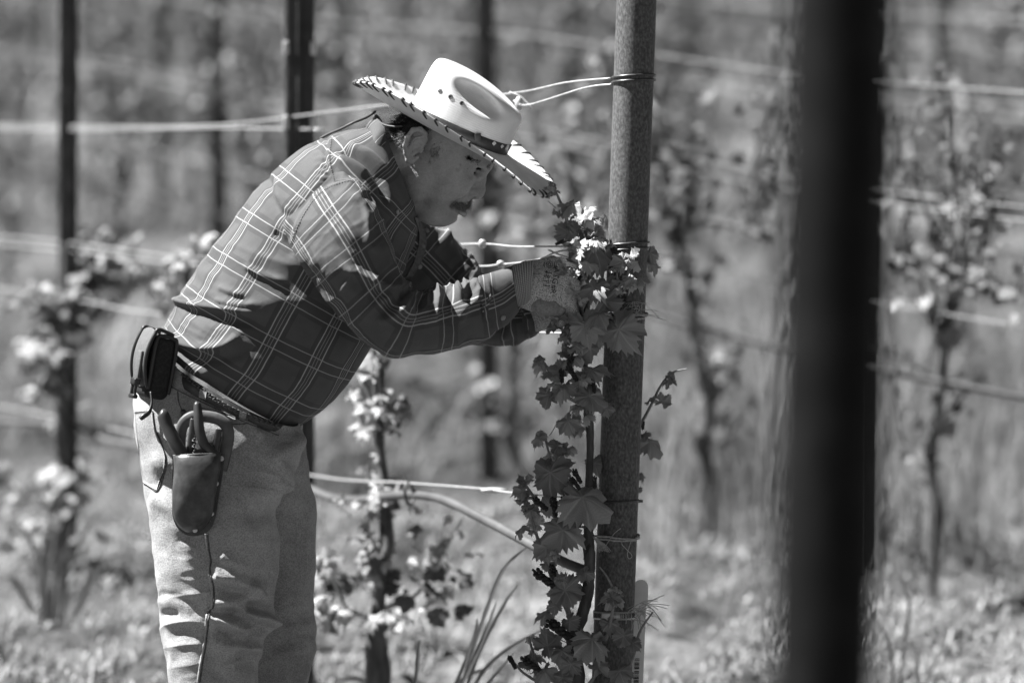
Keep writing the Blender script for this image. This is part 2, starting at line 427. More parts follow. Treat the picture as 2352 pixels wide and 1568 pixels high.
def glove_mat():
    m, t, b, out = nt('speckled_knit'); co = objco(t)
    sp = noise(t, co, 520, 2, .8); c = ramp(t, sp, [(.36, .1), (.44, .3), (.52, .55), (.7, .62)])
    t.links.new(c, b.inputs['Base Color']); b.inputs['Roughness'].default_value = .95; b.inputs['Specular IOR Level'].default_value = .1
    bump(t, b, noise(t, co, 600, 2), .5, .001); return m
M['glove'] = glove_mat()
def knit_mat():
    m, t, b, out = nt('ribbed_knit'); uv = nd(t, 'UVMap'); sx = nd(t, 'SeparateXYZ'); t.links.new(uv.outputs[0], sx.inputs[0])
    r = mth(t, 'SINE', mth(t, 'MULTIPLY', sx.outputs[1], 6.283 / .0037)); s = mth(t, 'SINE', mth(t, 'MULTIPLY', sx.outputs[0], 6.283 / .0032))
    h = mth(t, 'MULTIPLY', mth(t, 'ADD', mth(t, 'MULTIPLY', r, .7), mth(t, 'MULTIPLY', s, .4)), .6)
    c = ramp(t, mth(t, 'ADD', .5, mth(t, 'MULTIPLY', h, .5)), [(.15, .12), (.5, .36), (.85, .6)])
    t.links.new(c, b.inputs['Base Color']); b.inputs['Roughness'].default_value = .95; bump(t, b, h, .7, .0015); return m
M['knit'] = knit_mat()
# ================================================================== THE SETTING
# ground: one hillside sheet, fine near the row, coarse to the horizon
ys = np.concatenate([np.linspace(-6, 7, 27), np.linspace(7.1, 11, 200), np.linspace(11.05, 14, 60), np.linspace(14.2, 30, 90), np.linspace(31, 260, 60)])
xs = np.concatenate([np.linspace(-90, -5, 24), np.linspace(-4.6, -2.1, 30), np.linspace(-2.05, 2.05, 230), np.linspace(2.1, 4.6, 30), np.linspace(5, 90, 24)])
GX, GY = np.meshgrid(xs, ys)
P0 = np.stack([GX, GY, 0 * GX], -1)
near = smooth01(GY, 6.0, 7.6)
GZ = gz(GX, GY) + near * (.035 * fbm(P0, .45, 3) + .045 * vnoise(P0, .14) + .03 * vnoise(P0, .075)) + .1 * fbm(P0, 6, 2) * smooth01(GY, 14, 22)
ground = obj('ground', np.stack([GX, GY, GZ], -1).reshape(-1, 3), gridfaces(len(ys), len(xs))[:, :], M['ground'])
tag(ground, kind='structure')

def blades(n, ylo, yhi, hlo, hhi, wid, lean, seed, tallfn=None, xsp=.165, flat=False, clump=.35, thr=.05, xr=None):
    g = np.random.default_rng(seed)
    y = ylo + (yhi - ylo) * g.random(n) ** .85; x = (g.random(n) * 2 - 1) * (xsp * y + .45)
    if xr: x = (xr[0] + (xr[1] - xr[0]) * g.random(n)) * y
    P = np.stack([x, y, 0 * x], -1)
    keep = fbm(P, clump, 3) + .12 * g.standard_normal(n) > thr; x, y, P = x[keep], y[keep], P[keep]; n = len(x)
    z = gz(x, y) + .035 * fbm(P, .45, 3) + .045 * vnoise(P, .14) + .03 * vnoise(P, .075) + .1 * fbm(P, 6, 2) * smooth01(y, 14, 22)
    h = hlo + (hhi - hlo) * g.random(n) ** 2
    if tallfn is not None: h = h * tallfn(x, y)
    a = g.random(n) * 6.283; ln = lean * (.3 + g.random(n)); w = wid * (.6 + .8 * g.random(n))
    dx, dy = np.cos(a), np.sin(a); sxx, syy = -dy, dx
    t = np.array([0, .4, .75, 1.0])[None, :]
    if flat:
        up = .012 + (.05 * g.random(n)[:, None] ** 2) * np.sin(t * 2.6 + .3); out = h[:, None] * t
    else:
        up = h[:, None] * t * (1 - .25 * ln[:, None] * t); out = h[:, None] * ln[:, None] * t ** 2
    cx = x[:, None] + dx[:, None] * out; cy = y[:, None] + dy[:, None] * out; cz = z[:, None] + up - .01
    ww = w[:, None] * np.array([1, .85, .5, .04])[None, :]
    A = np.stack([cx - sxx[:, None] * ww, cy - syy[:, None] * ww, cz], -1); B = np.stack([cx + sxx[:, None] * ww, cy + syy[:, None] * ww, cz], -1)
    V = np.stack([A, B], 2).reshape(n, 8, 3)
    q = np.array([[0, 1, 3, 2], [2, 3, 5, 4], [4, 5, 7, 6]])
    F = (np.arange(n)[:, None, None] * 8 + q).reshape(-1, 4)
    return V.reshape(-1, 3), F
tall = lambda x, y: 1 + 2.2 * smooth01(x, .35, 1.0) * (1 - smooth01(y, 10.5, 14)) * smooth01(y, 8.8, 9.8) + .6 * smooth01(-x, .7, 1.2)
gm = MB()
for a in (blades(26000, 7.3, 11, .015, .09, .002, .9, 1, tall, clump=.16, thr=.12), blades(20000, 11, 20, .05, .26, .005, .7, 2, tall, clump=.6), blades(20000, 18, 60, .08, .38, .016, .6, 3, clump=1.4),
          blades(9000, 9.4, 13.5, .12, .6, .0022, .25, 4, None, clump=.2, thr=.2, xr=(.03, .16)), blades(2500, 8.3, 12.0, .1, .38, .002, .35, 6, None, clump=.2, thr=.25)): gm.add(*a)
gr = gm.build('grass', M['grass'], None, False); tag(gr, 'short uneven grass and weeds covering the vineyard slope', 'grass', kind='stuff')
sv, sf = blades(52000, 7.2, 10.5, .015, .075, .0022, .5, 5, flat=True, clump=.16, thr=.12)
st = obj('straw_litter', sv, sf, M['straw'], None, False); tag(st, 'pale cut straw scattered over the bare soil', 'straw', kind='stuff')

# ---- leaves
def leaf_outline(n, g, teeth=True):
    ph = np.linspace(-np.pi, np.pi, n, endpoint=False) + np.pi / n
    kx = np.array([0, .42, .62, .95, 1.3, 1.55, 2.0, 2.45, 2.75, 3.0, 3.15]); ky = np.array([1, .88, .78, .93, .82, .72, .82, .76, .68, .48, .1])
    r = np.interp(np.abs(ph), kx, ky)
    if teeth: r = r * (1 + .07 * np.where(np.arange(n) % 2 == 0, 1, -1) * (np.abs(ph) < 2.85)) * (1 + .05 * g.standard_normal(n))
    else: r = r * (1 + .08 * g.standard_normal(n))
    return ph, r
def leaf_geo(seed, n=52, rings=(.3, .62, 1.0), fold=.25, droop=.25, wave=.1, teeth=True):
    g = np.random.default_rng(seed); ph, r = leaf_outline(n, g, teeth)
    pts = [np.zeros((1, 2))] + [np.stack([k * r * np.cos(ph), k * r * np.sin(ph)], -1) for k in rings]
    p = np.concatenate(pts); x, y = p[:, 0], p[:, 1]; rad = np.hypot(x, y); an = np.arctan2(y, x)
    z = fold * np.abs(y) * (1 - .25 * rad) - droop * rad ** 2 + wave * rad * np.sin(an * 5 + g.random() * 6) * rad + .05 * np.sin(7 * x + g.random() * 6) * rad
    z = z - .25 * fold * np.clip(x - .5, 0, 1) ** 2 + .07 * rad * np.sin(9 * an + 5 * rad + g.random() * 6) + .045 * g.standard_normal(len(x)) * rad
    V = np.stack([x, y, z], -1); F = [[0, 1 + i, 1 + (i + 1) % n] for i in range(n)]
    for k in range(len(rings) - 1):
        a = 1 + k * n; F += [[a + i, a + n + i, a + n + (i + 1) % n, a + (i + 1) % n] for i in range(n)]
    return V, F, p
LEAF = []; LEAFY = []
for s, (fo, dr, wv) in enumerate(((.2, .25, .10), (.4, .15, .12), (.05, .4, .14), (.55, .3, .1), (-.2, .35, .16), (.3, -.1, .2))):
    V, F, uv = leaf_geo(20 + s, fold=fo, droop=dr, wave=wv)
    LEAF.append(mesh('leaf', V * [1, 1, 1.35], F, M['leaf'], True, uv)); LEAFY.append(mesh('young_sunlit_leaf', V * [1, 1, 1.6], F, M['leaf_young_sunlit'], True, uv))
LEAFM = []
for s in range(4):
    V, F, uv = leaf_geo(40 + s, 22, (.55, 1.0), fold=.3, droop=.3, wave=.15); LEAFM.append(mesh('leaf', V, F, M['leaf_far'], True, uv))
FV, FF, FUV = leaf_geo(60, 12, (1.0,), fold=.3, droop=.2, wave=.1, teeth=False); FF = np.array(FF)

def leaf_matrix(p, tip, nrm, size):
    n = Vector(nrm).normalized(); x = Vector(tip); x = (x - n * x.dot(n)).normalized(); y = n.cross(x)
    m = Matrix((x, y, n)).transposed().to_4x4()
    return Matrix.Translation(Vector(p)) @ m @ Matrix.Scale(size, 4)
def many_leaves(pts, sizes, seed):
    """one mesh of small leaves"""
    g = np.random.default_rng(seed); n = len(pts); Vs = np.zeros((n, len(FV), 3))
    nr = g.standard_normal((n, 3)) + [0, -.3, 1.1]; nr /= np.linalg.norm(nr, axis=1, keepdims=True)
    tp = g.standard_normal((n, 3)) + [0, 0, -.4]; tp -= nr * (tp * nr).sum(1, keepdims=True); tp /= np.linalg.norm(tp, axis=1, keepdims=True)
    by = np.cross(nr, tp)
    Vs = pts[:, None] + sizes[:, None, None] * (FV[None, :, 0:1] * tp[:, None] + FV[None, :, 1:2] * by[:, None] + FV[None, :, 2:3] * nr[:, None])
    F = (np.arange(n)[:, None, None] * len(FV) + FF).reshape(-1, 3)
    return Vs.reshape(-1, 3), F, np.tile(FUV, (n, 1))

def far_vine_geo(seed, hgt=1.35):
    """a young trained vine standing at the origin: wood mesh, foliage mesh"""
    g = np.random.default_rng(seed); wood = MB()
    zz = np.linspace(-.08, .8, 9); path = np.stack([.03 * np.cumsum(g.standard_normal(9)) * .6, .02 * np.cumsum(g.standard_normal(9)) * .6, zz], -1); path[:2, :2] = 0
    wood.add(*tube(path, np.linspace(.026, .013, 9), 7, 26, rough=.06))
    pts = []; sz = []
    def shoot(b, d, L, n):
        q = [b]
        for k in range(5):
            d = d + .22 * g.standard_normal(3) + [0, 0, .1]; d = d / np.linalg.norm(d); q.append(q[-1] + d * L / 5)
        q = np.array(q); wood.add(*tube(q, np.linspace(.005, .0022, 6), 5, 12))
        qq = cr(q, n); 
        for i, c in enumerate(qq): pts.append(c + g.standard_normal(3) * .018); sz.append((.016 + .022 * g.random()) * (1 - .45 * i / n))
        for c in qq[::2]: pts.append(c + g.standard_normal(3) * .03); sz.append(.012 + .02 * g.random())
    rd = np.array([-.464, .886, .1])
    for sgn in (-1, 1):
        arm = np.array([path[-1] + rd * sgn * t + [0, 0, .03 * math.sin(t * 8) + .05 * t] for t in np.linspace(0, .42, 7)])
        wood.add(*tube(arm, np.linspace(.013, .008, 7), 6, 14))
        for c in cr(arm, 6)[1:]: shoot(c, np.array([.2 * g.standard_normal(), .2 * g.standard_normal(), 1.]), .2 + .3 * g.random(), 11)
    for k in range(8):
        b = path[int(2 + g.integers(6))]; a = g.random() * 6.28
        shoot(b, np.array([math.cos(a), math.sin(a), .6]), .1 + .16 * g.random(), 8)
    for k in range(3): shoot(path[-1], np.array([.3 * g.standard_normal(), .3 * g.standard_normal(), 1.]), .35 + .3 * g.random(), 14)
    return wood, many_leaves(np.array(pts), np.array(sz), seed)
FARV = []
for s in range(5):
    wd, lf = far_vine_geo(100 + s)
    FARV.append((wd.mesh('trunk', M['bark']), mesh('crown', lf[0], lf[1], M['leaf_far'], True, lf[2])))

# ---- rows
ROWD = np.array([-.464, .886]); ROW0 = np.array([.208, 7.0]); ROWS = np.array([-.068, 3.7])
def rowpt(k, t): return ROW0 + k * ROWS + t * ROWD
ORD = ['first', 'second', 'third', 'fourth', 'fifth', 'sixth', 'seventh', 'eighth', 'ninth', 'tenth', 'eleventh', 'twelfth', 'thirteenth', 'fourteenth', 'fifteenth', 'sixteenth', 'seventeenth', 'eighteenth', 'nineteenth', 'twentieth'] + [f'{n}th' for n in range(21, 60)]
def rowname(k): return f'{ORD[k - 1]} row behind the man'
def inframe(x, y, m=140):
    px = x * PXM * DIST / y + 1176; return -m < px < 2352 + m, px

def steel_profile(w):
    """cross-section of a rolled vineyard line post: two flanges and a raised spine"""
    return np.array([[-.5, .10], [-.5, -.10], [-.42, -.14], [-.10, -.14], [-.06, -.30], [.06, -.30], [.10, -.14], [.42, -.14], [.5, -.10], [.5, .10], [.44, .10], [.40, -.04], [.12, -.04], [.07, -.20], [-.07, -.20], [-.12, -.04], [-.40, -.04], [-.44, .10]]) * w
def line_post(x, y, w, top, label, group=None, lean=(0, 0), clips=()):
    z0 = float(gz(x, y)) - .15
    t = thing('line_post', (x, y, z0 + .15), label, 'post', group)
    pr = steel_profile(w); n = len(pr); V = []
    for z in (z0, top):
        V += [[x + a + lean[0] * (z - z0), y + b + lean[1] * (z - z0), z] for a, b in pr]
    F = [[i, (i + 1) % n, n + (i + 1) % n, n + i] for i in range(n)] + [list(range(n))[::-1], list(range(n, 2 * n))]
    obj('profile', V, F, M['steel_dark'], t, False)
    for z in clips:
        for s in (-1, 1):
            obj('wire_hook', *rbox((x + s * w * .47 + lean[0] * (z - z0), y - w * .18, z), (.012, .012, .03), .003), M['wire'], t)
    return t

rows_posts = {1: (.44, 1.95), 2: (-.32, 1.95), 3: (-1.62, 1.95), 4: (.2, 2.0), 5: (-.6, 2.0), 6: (.5, 2.1), 7: (.1, 2.1), 8: (-.4, 2.1)}
nfar = 0
for k in range(1, 9):
    t0, sp = rows_posts[k]
    cand = []
    for j in range(-9, 12):
        x, y = rowpt(k, t0 + sp * j)
        if y > 8.4 and 70 < inframe(x, y, 60)[1] < 2400: cand.append((inframe(x, y)[1], x, y))
    cand.sort()
    for i, (px, x, y) in enumerate(cand):
        side = f'{ORD[i]} from left' if len(cand) > 1 else 'only one in view'
        lx = .012 * random.uniform(-1, 1)
        line_post(x, y, .056, float(gz(x, y)) + 2.05, f'blurred dark post, {side} in the {rowname(k)}', 'line posts of the rows behind', (lx, 0))
    cand = []
    for j in range(-12, 18):
        x, y = rowpt(k, .25 + 1.03 * j)
        if y > 8.5 and inframe(x, y, 120)[0]: cand.append((inframe(x, y)[1], x, y))
    cand.sort()
    for i, (px, x, y) in enumerate(cand):
        v = thing('grape_vine', (x, y, float(gz(x, y))), f'blurred leafy vine, {ORD[i]} from left in the {rowname(k)}', 'vine', f'vines of the {ORD[k-1]} row behind')
        wdm, lfm = FARV[(k * 3 + i * 2) % 5]; s = random.uniform(.85, 1.12); rz = random.choice((0, math.pi)) + random.uniform(-.25, .25)
        Mx = Matrix.Translation((x, y, float(gz(x, y)))) @ Matrix.Rotation(rz, 4, 'Z') @ Matrix.Scale(s, 4)
        place('trunk', wdm, Mx, v); place('crown', lfm, Mx, v)
    if k <= 5:
        for nm, hz, rad, mt in (('drip_hose', .56, .0085, 'steel_dark'), ('trellis_wire', .72, .0012, 'wire'), ('trellis_wire', .96, .0013, 'wire'), ('trellis_wire', .99, .0013, 'wire'), ('trellis_wire', 1.25, .0013, 'wire')):
            pts = []
            for tt in np.arange(-9, 20, .5):
                x, y = rowpt(k, tt)
                if y > 7.6 and abs(x) < .16 * y + 3.0: pts.append([x, y + random.uniform(-.004, .004), float(gz(x, y)) + hz + .012 * math.sin(tt * 2.1 + k)])
            if len(pts) < 3: continue
            lab = {.56: 'black drip hose along the', .72: 'lowest pale wire of the', .96: 'middle pale wire of the', .99: 'upper of the doubled middle wires of the', 1.25: 'top pale wire of the'}[hz]
            o = obj(nm, *tube(pts, rad, 6, len(pts) * 2)[:2], M[mt]); tag(o, f'{lab} {rowname(k)}', 'hose' if 'hose' in nm else 'wire', 'hoses and wires of the rows behind')

# ---- the row the man works on
TP = rowpt(0, 1.42); tx = W(689, 0, TP[1] - 7)[0]
line_post(tx, TP[1], .062, 2.3, 'sharp-edged dark steel post with wire hooks rising behind the bent back', None, (0, 0),
          [W(0, p, TP[1] - 7)[2] for p in (-58, 112, 282, 452, 622, 792)])
q = W(155, 700, 2.47); line_post(q[0], q[1], .046, 2.4, 'dark post at the far left with leaves bushing round it', None, (.0015, 0))
WM = dict(
  a=('upper taut wire from the pipe post passing behind the hat', [(1402, 180, .0), (1300, 190, .12), (1190, 213, .3), (1000, 232, .6), (870, 243, .85), (690, 266, 1.22), (480, 288, 1.6), (155, 291, 2.47), (-140, 284, 3.3)], .0016),
  b=('lower twisted wire tied off behind the hat crown', [(1404, 194, .0), (1340, 203, .06), (1215, 241, .25), (1180, 232, .3)], .0016),
  c=('level wire ending at the dark post behind the shoulder', [(745, 297, 1.2), (690, 297, 1.24), (480, 294, 1.6), (155, 298, 2.47), (-140, 292, 3.3)], .0016),
  d=('bright doubled wire between the arm and the pipe post, upper strand', [(1400, 566, 0), (1290, 566, .06), (1180, 566, .2), (1110, 560, .32), (1000, 566, .5), (700, 598, 1.22), (430, 607, 1.72), (155, 575, 2.47), (-140, 548, 3.3)], .0017),
  e=('bright doubled wire between the arm and the pipe post, lower strand', [(1398, 570, .0), (1290, 576, .06), (1235, 597, .14), (1150, 607, .25), (1060, 610, .4), (700, 590, 1.22), (430, 592, 1.72), (155, 557, 2.47), (-140, 532, 3.3)], .0017),
  f=('wire at glove-cuff height running left below the elbow', [(1396, 770, 0), (1240, 763, .16), (900, 752, .8), (380, 722, 1.85), (180, 690, 2.35), (-140, 640, 3.3)], .0017),
  g=('low wire joined by a splice right of the small vine', [(1385, 1150, 0), (1175, 1131, .3), (1110, 1122, .42), (930, 1108, .75), (710, 1090, 1.2), (330, 1000, 2.1), (150, 962, 2.5), (-140, 905, 3.3)], .0017))
for k, (lab, pts, rr) in WM.items():
    P = pxpath(pts); n = 40; V, F, uv = tube(P, rr, 7, n); o = obj('trellis_wire', V, F, M['wire']); tag(o, lab, 'wire', 'wires of the row being tended')
for nm, lab, a, b, rr in (('wire_tail', 'loose cut wire end curling past the hat crown', [(1170, 212, .28), (1195, 222, .27), (1222, 248, .26)], 0, .0014),
                       ('wire_tail', 'loose wire end crossing below the doubled wire', [(1260, 574, .1), (1285, 585, .09), (1312, 594, .08)], 0, .0016)):
    o = obj(nm, *tube(pxpath(a), rr, 6, 12)[:2], M['wire']); tag(o, lab, 'wire')
for lab, c, r in (('pale crimp on the upper middle wire right of the chin', (1108, 560, .31), (.008, .006, .009)), ('pale crimp on the lower middle wire above the cuff', (1150, 606, .24), (.008, .005, .007)),
                  ('splice sleeve on the low wire', (1135, 1126, .38), (.026, .005, .006)), ('dark knot on the wire behind the hat crown', (1192, 238, .29), (.008, .008, .014))):
    o = obj('wire_crimp', *blob(W(*c), r, 10, 7), M['wire']); tag(o, lab, 'crimp')
hp = pxpath([(560, 1060, 1.5), (700, 1118, 1.22), (760, 1143, 1.1), (830, 1148, .95), (900, 1138, .82), (960, 1136, .72), (1020, 1148, .6), (1100, 1186, .45), (1220, 1250, .22), (1290, 1288, .1), (1345, 1310, .05)])
o = obj('drip_hose', *tube(hp, .0092, 12, 60)[:2], M['hose']); tag(o, 'grey drip hose sagging down to the pipe post', 'hose')
o = MB().add(*tube(pxpath([(938, 1108, .70), (930, 1125, .69), (934, 1150, .69), (946, 1160, .71), (950, 1135, .725), (944, 1112, .715)]), .003, 6, 20)[:2]).build('hose_clip', M['black']); tag(o, 'small black clip hanging the hose from the low wire', 'clip')
lh = pxpath([(-140, 960, 3.2), (160, 978, 2.5), (240, 1010, 2.25), (340, 1030, 2.0), (420, 1045, 1.8)]); o = obj('drip_hose', *tube(lh, .0085, 10, 30)[:2], M['hose']); tag(o, 'drip hose running out left of the jeans', 'hose')

# ---- the pipe end posts
def pipe_post(name, top, bot, r, zlo, label, mt='pipe'):
    A, B = np.array(top), np.array(bot); d = (A - B) / (A[2] - B[2])
    A = A + d * (2.35 - A[2]); B = B + d * (zlo - B[2])
    t = thing(name, tuple(B), label, 'post')
    zz = np.linspace(0, 1, 40)[:, None]; P = B + (A - B) * zz
    o = obj('pipe', *tube(P, r, 40)[:2], M[mt], t)
    return t, o, (lambda py, y=0: None), A, B
postR = 46 / PXM
post, pipe, _, PA, PB = pipe_post('pipe_post', W(1462, 0, 0), W(1405, 1568, 0), postR, -.15, 'speckled steel pipe post the man leans towards, vine tied to it')
pipe['label'] = 'weathered steel tube'
def postc(py):
    z = CAMZ - (py - 730) / PXM; f = (z - PB[2]) / (PA[2] - PB[2]); return PB + (PA - PB) * f
def ring(py, rr, off, m, name, tilt=0.0, parent=None, ph=0):
    c = postc(py); th = np.linspace(0, 2 * np.pi, 49)
    P = np.stack([c[0] + (postR + off) * np.cos(th), c[1] + (postR + off) * np.sin(th), c[2] + tilt * np.cos(th + ph)], -1)
    return obj(name, *tube(P, rr, 7, caps=False)[:2], M[m], parent or post)
for py in (176, 187): ring(py, .0022, .0022, 'wire_dark', 'wire_wrap', .002)
for py in (560, 573): ring(py, .0022, .0022, 'wire_dark', 'wire_wrap', .003)
ring(1150, .002, .002, 'wire_dark', 'wire_wrap', .001)
q = W(1466, 1150, -.0); obj('wire_stub', *tube(np.array([q + [-.012, -.005, 0], q + [.008, -.006, .0]]), .0028, 7)[:2], M['wire_dark'], post)
fpost, fpipe, _, _, _ = pipe_post('pipe_post', W(1928, 0, -3.7), W(1890, 1568, -3.7), .046, -.15, 'dark out-of-focus post standing nearest, right of centre', 'pipe_black')
# twine ties
def tie(py, seed, lab, sag=0):
    g = np.random.default_rng(seed); t = thing('twine_tie', tuple(postc(py)), lab, 'twine')
    for k in range(2):
        c = postc(py + 7 * k); th = np.linspace(-.6, 2 * np.pi - .6, 40)
        P = np.stack([c[0] + (postR + .004) * np.cos(th) - (.028 * smooth01(-np.cos(th), .3, 1)), c[1] + (postR + .004) * np.sin(th), c[2] + .003 * np.sin(th * 2 + k) + .0015 * np.cumsum(g.standard_normal(40)) * .3], -1)
        obj('strand', *tube(P, .0021, 6, 80, rough=.08)[:2], M['twine'], t)
    return t
t1 = tie(720, 3, 'frayed twine tied round the pipe post at hand height'); t2 = tie(1230, 4, 'twine tied low round the pipe post with a trailing loop')
def fibre(pts, r, parent): obj('fibre', *tube(pxpath(pts), r, 5, 14)[:2], M['twine'], parent)
g = np.random.default_rng(5)
for k in range(14):
    a = (1420 + 66 * g.random(), 716 + 10 * g.random()); fibre([(a[0], a[1], -.042), (a[0] + 22 * g.standard_normal(), a[1] - 10 + 12 * g.standard_normal(), -.05), (a[0] + 36 * g.standard_normal(), a[1] + 18 * g.standard_normal(), -.055)], .0005, t1)
fibre([(1454, 1237, -.04), (1427, 1245, -.045), (1440, 1262, -.047), (1452, 1275, -.047), (1446, 1283, -.046), (1441, 1272, -.045), (1450, 1240, -.043)], .0008, t2)
fibre([(1426, 1213, -.045), (1410, 1226, -.045), (1388, 1258, -.045)], .0007, t2)
for k in range(10):
    fibre([(1362, 1232, -.05), (1372 + 2 * k, 1250, -.055), (1374 + 3.2 * k, 1264 + 4 * g.random(), -.056)], .0006, t2)
# hose clamp
cl = thing('hose_clamp', tuple(postc(1411)), 'slotted steel hose clamp round the foot of the pipe post', 'clamp')
c0 = postc(1411); th = np.linspace(0, 2 * np.pi, 49)
V = []
for rr in (postR + .0006, postR + .002):
    for dz in (-.0075, .0075): V.append(np.stack([c0[0] + rr * np.cos(th), c0[1] + rr * np.sin(th), c0[2] + dz + 0 * th], -1))
V = np.array([V[0], V[2], V[3], V[1], V[0]]); obj('band', V.transpose(1, 0, 2).reshape(-1, 3), gridfaces(49, 5), M['metal'], cl)
for k in range(30):
    if 9 < k < 16: continue
    a = math.pi + .25 + k * .09; obj('slot', *box(c0 + [(postR + .002) * math.cos(a), (postR + .002) * math.sin(a), 0], (.0016, .0016, .009), Matrix.Rotation(a, 3, 'Z')), M['black'], cl, False)
a = R(252); hc = c0 + [(postR + .006) * math.cos(a), (postR + .006) * math.sin(a), 0]
obj('screw_housing', *rbox(hc, (.022, .009, .015), .003, Matrix.Rotation(a + math.pi / 2, 3, 'Z')), M['metal'], cl)
obj('screw', *tube(np.array([hc + [.010, -.001, 0], hc + [.022, .001, 0]]), .005, 10)[:2], M['metal'], cl)
# white marker stake with printed bars
sk = thing('marker_stake', (W(1480, 0, .035)[0], 7.035, .0), 'white plastic marker stake with bar code beside the pipe post foot', 'stake')
def stake(px0, px1, py0, py1, y, dx):
    n = 12; out = []
    for i in range(n):
        a = math.pi * i / (n - 1); out.append(((px0 + px1) / 2 - (px1 - px0) / 2 * math.cos(a), py0 + 16 - 16 * math.sin(a)))
    out += [(px1 - dx, py1), (px0 - dx, py1)]
    P1 = pxpath(out, y); P2 = P1 + [0, .006, 0]; m = len(out)
    return np.concatenate([P1, P2]), [list(range(m)), list(range(m, 2 * m))[::-1]] + [[i, i + m, (i + 1) % m + m, (i + 1) % m] for i in range(m)]
obj('tag_head', *stake(1456, 1489, 1331, 1388, .04, 1), M['white_plastic'], sk, False)
obj('stem', *stake(1453, 1484, 1372, 2090, .048, 26), M['white_plastic'], sk, False)
for k in range(26):
    yy = 1512 + k * 2.6 + (k % 3) * .6
    if k % 4 == 2: continue
    f = (yy - 1372) / 718; A = W(1463 - 26 * f, yy, .0475); B = W(1474 - 26 * f, yy, .0475); m = (A + B) / 2
    obj('printed_bar', *box(m, (B[0] - A[0], .0008, .0008 + .0007 * (k % 3))), M['ink'], sk, False)
# ================================================================== THE VINE ON THE PIPE POST
fv = thing('grape_vine', tuple(W(1322, 2150, -.02)), 'leafy young vine with flower buds climbing the pipe post', 'vine')
tr = pxpath([(1325, 2160, 0), (1328, 1700, -.01), (1322, 1560, -.02), (1319, 1459, -.03), (1335, 1420, -.03), (1348, 1370, -.03), (1355, 1300, -.03), (1352, 1250, -.035), (1352, 1187, -.03), (1353, 1112, -.03), (1356, 1011, -.03), (1352, 960, -.03), (1345, 880, -.03), (1343, 800, -.025), (1345, 700, -.02), (1350, 620, -.02)])
obj('trunk', *tube(tr, [.02, .018, .017, .015, .011, .0105, .0105, .0105, .0075, .007, .0068, .0085, .006, .0055, .005, .003], 10, 110, rough=.05)[:2], M['bark'], fv)
for pts, r0, r1 in (
  ([(1340, 690, -.02), (1328, 557, -.03), (1306, 516, -.03), (1295, 483, -.03), (1278, 444, -.03), (1264, 417, -.03)], .0045, .0018),
  ([(1400, 770, -.06), (1405, 753, -.06), (1427, 684, -.06), (1441, 635, -.065), (1449, 588, -.065)], .0045, .002),
  ([(1427, 684, -.06), (1420, 655, -.07), (1417, 628, -.075)], .0022, .0016),
  ([(1340, 760, -.02), (1333, 682, -.07), (1331, 580, -.07)], .0045, .0025),
  ([(1330, 900, -.02), (1310, 840, -.03), (1300, 795, -.04), (1283, 723, -.045)], .0035, .0022),
  ([(1335, 930, -.02), (1295, 905, -.04), (1275, 875, -.04), (1252, 838, -.04), (1237, 815, -.04)], .0034, .0015),
  ([(1345, 760, -.02), (1355, 650, -.05), (1340, 530, -.04), (1342, 490, -.04)], .003, .0016),
  ([(1345, 1200, -.02), (1300, 1130, -.04), (1275, 1099, -.04), (1265, 1056, -.04), (1250, 1000, -.04)], .0042, .0018),
  ([(1323, 1187, -.05), (1293, 1134, -.05), (1275, 1110, -.06)], .0035, .0022),
  ([(1450, 1010, .05), (1474, 970, .045), (1497, 927, .045), (1517, 887, .045), (1542, 857, .04), (1578, 847, .04)], .0034, .0014),
  ([(1319, 1449, -.03), (1304, 1401, -.05), (1279, 1351, -.06), (1259, 1301, -.06), (1239, 1249, -.06), (1219, 1184, -.06), (1197, 1142, -.06)], .0062, .0018),
  ([(1300, 1210, -.04), (1230, 1144, -.05), (1200, 1101, -.05), (1190, 1090, -.05)], .0036, .0015),
  ([(1390, 1470, -.08), (1399, 1446, -.08), (1409, 1389, -.08), (1409, 1356, -.085), (1395, 1325, -.085), (1377, 1301, -.085)], .0035, .0014),
  ([(1300, 1580, -.03), (1242, 1539, -.05), (1222, 1489, -.05), (1215, 1465, -.05)], .0035, .002),
  ([(1260, 1580, -.03), (1204, 1546, -.05), (1179, 1518, -.05)], .003, .0018),
  ([(1330, 1600, -.04), (1370, 1545, -.08), (1380, 1500, -.09)], .004, .002),
  ([(1400, 1620, -.05), (1450, 1520, -.07), (1470, 1450, -.07), (1500, 1405, -.06)], .0036, .0016)):
    P = pxpath(pts); obj('shoot', *tube(P, np.linspace(r0, r1, len(P)), 8, 8 * len(P), rough=.04)[:2], M['cane'], fv)
